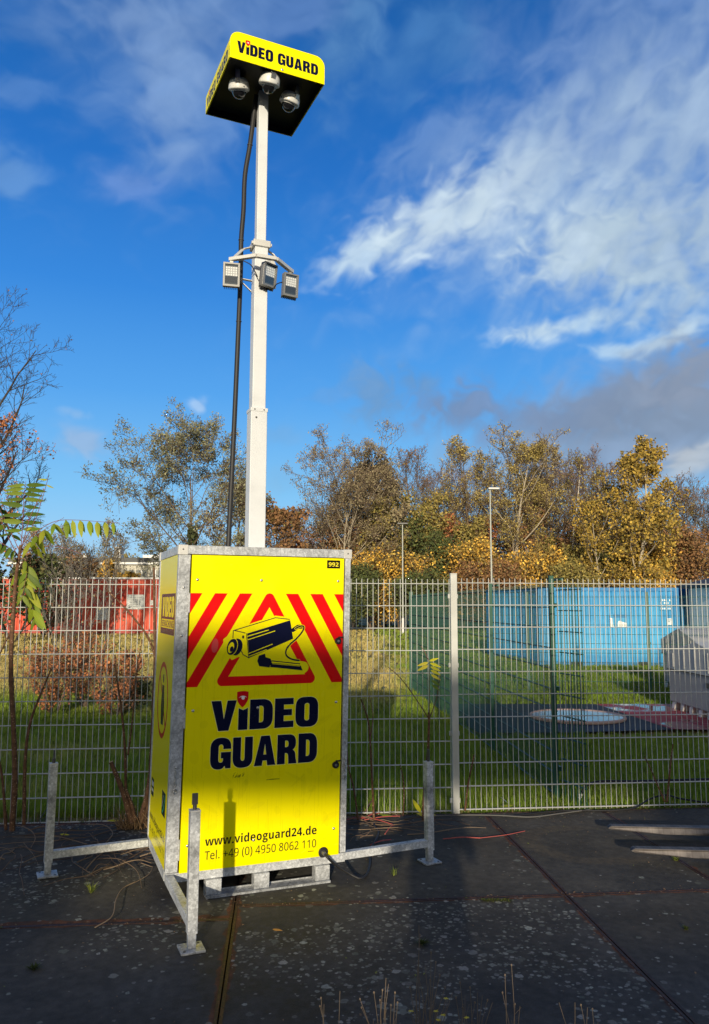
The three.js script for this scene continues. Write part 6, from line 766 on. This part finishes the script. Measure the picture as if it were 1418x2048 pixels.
// ---------------------------------------------------------------- grass of the field
{
  const mk = (seed, n, h, w, sp) => { const b = new GB(), r = rng(seed); for (let k = 0; k < n; k++) { const a = r() * 6.28, d = V(Math.cos(a), 0, Math.sin(a)), hh = h * (0.45 + 0.6 * r()), s = sp * r(), p = V((r() - 0.5) * 0.06, 0, (r() - 0.5) * 0.06), t = 0.75 + 0.5 * r(); b.blade([p, p.clone().add(V(d.x * s * 0.3, hh * 0.6, d.z * s * 0.3)), p.clone().add(V(d.x * s, hh, d.z * s))], w, V(-d.z, 0, d.x), [t, t, t]); } return b.geo(); };
  const put = (name, label, geo, n, seed, place, dry) => { const im = new THREE.InstancedMesh(geo, M.leaves, n), r = rng(seed), m = new THREE.Matrix4(), q = new THREE.Quaternion(), c = new THREE.Color(); for (let k = 0; k < n; k++) { const [x, z, s] = place(r); q.setFromAxisAngle(UPV, r() * 6.28); m.compose(V(x, -0.062, z), q, V(s, s * (0.7 + 0.6 * r()), s)); im.setMatrixAt(k, m); const f = clamp(dry(x, z) + (r() - 0.5) * 0.35), t = 0.75 + 0.5 * r(); c.setRGB(lerp(0.21, 0.62, f) * t, lerp(0.31, 0.49, f) * t, lerp(0.03, 0.18, f) * t); im.setColorAt(k, c); } im.name = name; im.castShadow = im.receiveShadow = true; scene.add(im); tag(im, label, 'grass', null, 'stuff'); };
  const bare = (x, z) => (x > 1.75 && z < -11.55 && z > -15.05 && x < 12.1);
  const dryness = (x, z) => { const far = sstep(13, 20, -z) * sstep(2.5, 0.5, x) * 0.88, n = fbm(x * 0.5 + 20, z * 0.5, 4); return clamp(far + (n - 0.5) * 0.9 - 0.05 + (x < 1 ? 0.08 : -0.1)); };
  put('near_grass', 'short green grass just behind the pale fence', mk(1, 9, 0.085, 0.0028, 0.05), 30000, 801, (r) => { for (;;) { const z = -7.22 - Math.pow(r(), 1.3) * 6, w = -z * 0.50 + 0.4, x = (r() * 2 - 1) * w; if (z < fenceZ(x) - 0.06 && !bare(x, z)) return [x, z, 0.7 + 0.7 * r()]; } }, dryness);
  put('middle_grass', 'green and straw coloured grass of the middle field', mk(2, 9, 0.07, 0.005, 0.07), 26000, 802, (r) => { for (;;) { const z = -12.5 - Math.pow(r(), 1.2) * 15, w = -z * 0.48 + 0.5, x = (r() * 2 - 1) * w; if (!bare(x, z)) return [x, z, 0.9 + 0.8 * r()]; } }, dryness);
  put('far_grass', 'straw coloured grass of the far field', mk(3, 8, 0.085, 0.012, 0.12), 20000, 803, (r) => { const z = -26 - r() * 45, w = -z * 0.48; return [(r() * 2 - 1) * w, z, 1 + 0.9 * r()]; }, (x, z) => dryness(x, z) + 0.1);
}
{ // dry stems and blades along the foot of the fence, crumbs of leaf on the slabs
  const b = new GB(), r = rng(951); for (let k = 0; k < 10; k++) { const a = r() * 6.28, h = 0.05 + 0.10 * r(), d = V(Math.cos(a), 0, Math.sin(a)), t = 0.7 + 0.6 * r(); b.blade([V(0, 0, 0), V(d.x * 0.02, h * 0.6, d.z * 0.02), V(d.x * 0.06 * (0.5 + r()), h * (0.7 + 0.3 * r()), d.z * 0.06)], 0.002, V(-d.z, 0, d.x), [t, t, t]); }
  const n = 900, im = new THREE.InstancedMesh(b.geo(), M.leaves, n), m = new THREE.Matrix4(), q = new THREE.Quaternion(), c = new THREE.Color(); for (let k = 0; k < n; k++) { const a = -4.2 + r() * 8.6, p = onPave(a, -7.09 + (r() * r()) * 0.09 * (r() < 0.5 ? -1 : 1), -0.03), f = r() < (a < 1.2 ? 0.65 : 0.35) ? 1 : 0, t = 0.6 + 0.7 * r(); q.setFromAxisAngle(UPV, r() * 6.28); const sc = (0.35 + 0.8 * r() * r()) * (a < 1.2 ? 1 : 0.7); m.compose(p, q, V(sc, sc, sc)); im.setMatrixAt(k, m); c.setRGB((f ? 0.26 : 0.12) * t, (f ? 0.18 : 0.19) * t, (f ? 0.09 : 0.025) * t); im.setColorAt(k, c); } im.name = 'fence_foot_growth'; im.castShadow = im.receiveShadow = true; scene.add(im); tag(im, 'dry stems and grass blades along the foot of the pale fence', 'grass', null, 'stuff');
  const lb = new GB(); lb.leaf(V(0, 0, 0), V(1, 0.25, 0), V(0, 0.1, 0.6), [1, 1, 1]); lb.leaf(V(0.5, 0.1, 0.2), V(0.5, -0.3, 0.3), V(-0.2, 0.1, 0.4), [0.8, 0.8, 0.8]);
  const N = 1500, ic = new THREE.InstancedMesh(lb.geo(), M.farLeaves, N); for (let k = 0; k < N; k++) { const w = r(), a = -3.6 + r() * 7.6, bb = w < 0.55 ? -7.02 + r() * r() * 1.1 : w < 0.7 ? -5.06 + (r() - 0.5) * 0.06 + (a < -0.24 ? 0.2 : 0) : -7 + r() * 4, p = onPave(a, bb, 0.006); q.setFromAxisAngle(UPV, r() * 6.28); const sc = 0.004 + 0.009 * r() * r(); m.compose(p, q, V(sc, sc, sc)); ic.setMatrixAt(k, m); const t = 0.5 + 0.9 * r(), g = r() < 0.15; c.setRGB((g ? 0.16 : 0.22) * t, (g ? 0.18 : 0.14) * t, (g ? 0.04 : 0.08) * t); ic.setColorAt(k, c); } ic.name = 'leaf_crumbs'; ic.castShadow = ic.receiveShadow = true; scene.add(ic); tag(ic, 'crumbs of dry leaf and bark scattered over the slabs', 'leaf litter', null, 'stuff');
}
console.log('plants');

// ---------------------------------------------------------------- the photographer, whose shadow falls on the paving
{
  function body(bones, min, size, res, k) { // bones: [a, b, ra, rb]; smooth union meshed by marching cubes
    const mc = new MarchingCubes(res, new THREE.MeshStandardMaterial(), false, false, 120000), f = mc.field, d = V(0, 0, 0), e = V(0, 0, 0), p = V(0, 0, 0);
    for (let z = 0; z < res; z++) for (let y = 0; y < res; y++) for (let x = 0; x < res; x++) {
      p.set(min.x + (x / res) * size, min.y + (y / res) * size, min.z + (z / res) * size); let s = 0;
      for (const [a, b, ra, rb, sq] of bones) { d.copy(b).sub(a); e.copy(p).sub(a); const t = clamp(e.dot(d) / Math.max(d.lengthSq(), 1e-9)); e.addScaledVector(d, -t); const dist = Math.hypot(e.x * (sq ? sq : 1), e.y, e.z) - lerp(ra, rb, t); s += Math.exp(-clamp(dist / k, -30, 30)); }
      f[x + y * res + z * res * res] = Math.log(Math.max(s, 1e-12)) * k;
    }
    mc.isolation = 0; mc.update(); const n = mc.count ?? mc.geometry.drawRange.count, pos = mc.positionArray.slice(0, n * 3), nor = mc.normalArray.slice(0, n * 3);
    for (let i = 0; i < n; i++) { pos[i * 3] = min.x + (pos[i * 3] + 1) / 2 * size; pos[i * 3 + 1] = min.y + (pos[i * 3 + 1] + 1) / 2 * size; pos[i * 3 + 2] = min.z + (pos[i * 3 + 2] + 1) / 2 * size; const l = Math.hypot(nor[i * 3], nor[i * 3 + 1], nor[i * 3 + 2]) || 1; nor[i * 3] /= l; nor[i * 3 + 1] /= l; nor[i * 3 + 2] /= l; }
    const g = new THREE.BufferGeometry(); g.setAttribute('position', new THREE.Float32BufferAttribute(pos, 3)); g.setAttribute('normal', new THREE.Float32BufferAttribute(nor, 3)); g.setAttribute('uv', new THREE.Float32BufferAttribute(n * 2, 2)); return g;
  }
  const b = (a, c, ra, rb, sq) => [V(...a), V(...c), ra, rb, sq];
  const m = group('person'); m.position.set(0.05, 0, 0.50); tag(m, 'person in dark jacket and jeans holding up a phone with both hands', 'person');
  const jacket = std({ map: dustMap(0.14, 0.15, 0.18, 0.05), roughness: 0.9 }), jeans = std({ map: dustMap(0.16, 0.19, 0.27, 0.06), roughness: 0.95 }), skin = std({ color: rgb(0.55, 0.33, 0.23), roughness: 0.6 }), hair = std({ color: rgb(0.06, 0.04, 0.03), roughness: 0.8 }), shoe = std({ color: rgb(0.04, 0.04, 0.045), roughness: 0.6 });
  const arms = [-1, 1].flatMap((s) => [b([s * 0.19, 1.50, 0.0], [s * 0.27, 1.30, -0.13], 0.062, 0.052), b([s * 0.27, 1.30, -0.13], [s * 0.115, 1.70, -0.33], 0.05, 0.036)]);
  const legs = [-1, 1].flatMap((s) => [b([s * 0.10, 0.94, 0.0], [s * 0.115, 0.52, -0.02], 0.095, 0.062), b([s * 0.115, 0.52, -0.02], [s * 0.12, 0.10, 0.02], 0.062, 0.046), b([s * 0.12, 0.07, 0.03], [s * 0.135, 0.05, -0.14], 0.045, 0.042)]);
  const whole = body([...arms, ...legs, b([0, 0.96, 0.01], [0, 1.2, 0.01], 0.135, 0.13, 0.78), b([0, 1.2, 0.01], [0, 1.42, 0.0], 0.135, 0.125, 0.72), b([-0.13, 1.49, 0.0], [0.13, 1.49, 0.0], 0.072, 0.072), b([0, 1.50, 0.01], [0, 1.62, -0.01], 0.06, 0.055)], V(-1, -0.02, -1.05), 2.02, 84, 0.014);
  // one continuous body, coloured by garment
  const pp = whole.attributes.position, cols = new Float32Array(pp.count * 3); for (let i = 0; i < pp.count; i += 3) { const y = (pp.getY(i) + pp.getY(i + 1) + pp.getY(i + 2)) / 3, z = (pp.getZ(i) + pp.getZ(i + 1) + pp.getZ(i + 2)) / 3, x = Math.abs(pp.getX(i)); const c = y < 0.105 ? [0.03, 0.03, 0.035] : y < 0.93 ? [0.035, 0.05, 0.09] : (y > 1.665 && z < -0.3) || (y > 1.575 && x < 0.08 && z > -0.15) ? [0.55, 0.33, 0.23] : [0.03, 0.032, 0.042]; for (let k = 0; k < 3; k++) cols.set(c, (i + k) * 3); } whole.setAttribute('color', new THREE.BufferAttribute(cols, 3));
  obj('body', whole, std({ vertexColors: true, roughness: 0.85 }), m);
  const head = body([b([0, 1.75, 0.005], [0, 1.775, 0.0], 0.088, 0.09, 1.12), b([0, 1.665, -0.055], [0, 1.70, -0.03], 0.034, 0.05), b([0, 1.715, -0.098], [0, 1.745, -0.085], 0.014, 0.009), b([-0.085, 1.70, 0.0], [-0.088, 1.74, 0.005], 0.012, 0.018), b([0.085, 1.70, 0.0], [0.088, 1.74, 0.005], 0.012, 0.018), b([0, 1.58, 0.0], [0, 1.66, -0.005], 0.05, 0.052), b([-0.03, 1.768, -0.083], [0.03, 1.768, -0.083], 0.008, 0.008), b([-0.022, 1.685, -0.088], [0.022, 1.685, -0.088], 0.008, 0.008)], V(-0.17, 1.54, -0.17), 0.34, 50, 0.009);
  const hd = obj('head', head, skin, m); for (const s of [-1, 1]) obj('eye', new THREE.SphereGeometry(0.011, 10, 8).translate(s * 0.032, 1.748, -0.080), M.dome, hd);
  const hc = new THREE.SphereGeometry(0.1, 24, 14, 0, 6.284, 0, 1.75); hc.scale(0.92, 1.02, 1.04); hc.rotateX(0.42); hc.translate(0, 1.778, 0.010); obj('hair', hc, hair, m);
  for (const s of [-1, 1]) { // hands round the phone: a palm, four bent fingers behind it and a thumb on its side
    const w = [s * 0.115, 1.70, -0.33], px = s * 0.088, fingers = [b(w, [px + s * 0.012, 1.765, -0.395], 0.030, 0.026), b([px + s * 0.012, 1.765, -0.395], [px + s * 0.010, 1.80, -0.405], 0.028, 0.024)]; [0.022, 0.008, -0.006, -0.020].forEach((dy, k) => { const L = [0.9, 1, 0.95, 0.78][k]; fingers.push(b([px + s * 0.014, 1.79 + dy, -0.41], [px, 1.798 + dy, -0.437], 0.0095, 0.009), b([px, 1.798 + dy, -0.437], [px - s * 0.03 * L, 1.80 + dy, -0.442], 0.009, 0.0082)); }); fingers.push(b([px + s * 0.012, 1.77, -0.385], [px - s * 0.004, 1.805, -0.398], 0.012, 0.010), b([px - s * 0.004, 1.805, -0.398], [px - s * 0.022, 1.825, -0.405], 0.010, 0.0085));
    obj('hand', body(fingers, V(px - 0.09, 1.665, -0.47), 0.18, 48, 0.004), skin, m);
  }
  const ph = obj('phone', box(-0.078, 0.078, 1.765, 1.84, -0.430, -0.422, 0.003), M.black); ph.name = 'phone'; m.remove(ph); ph.position.set(0.05, 0, 0.50); scene.add(ph); tag(ph, 'black phone held up level in both hands of the person', 'phone');
}
console.log('done');
renderer.render(scene, camera);
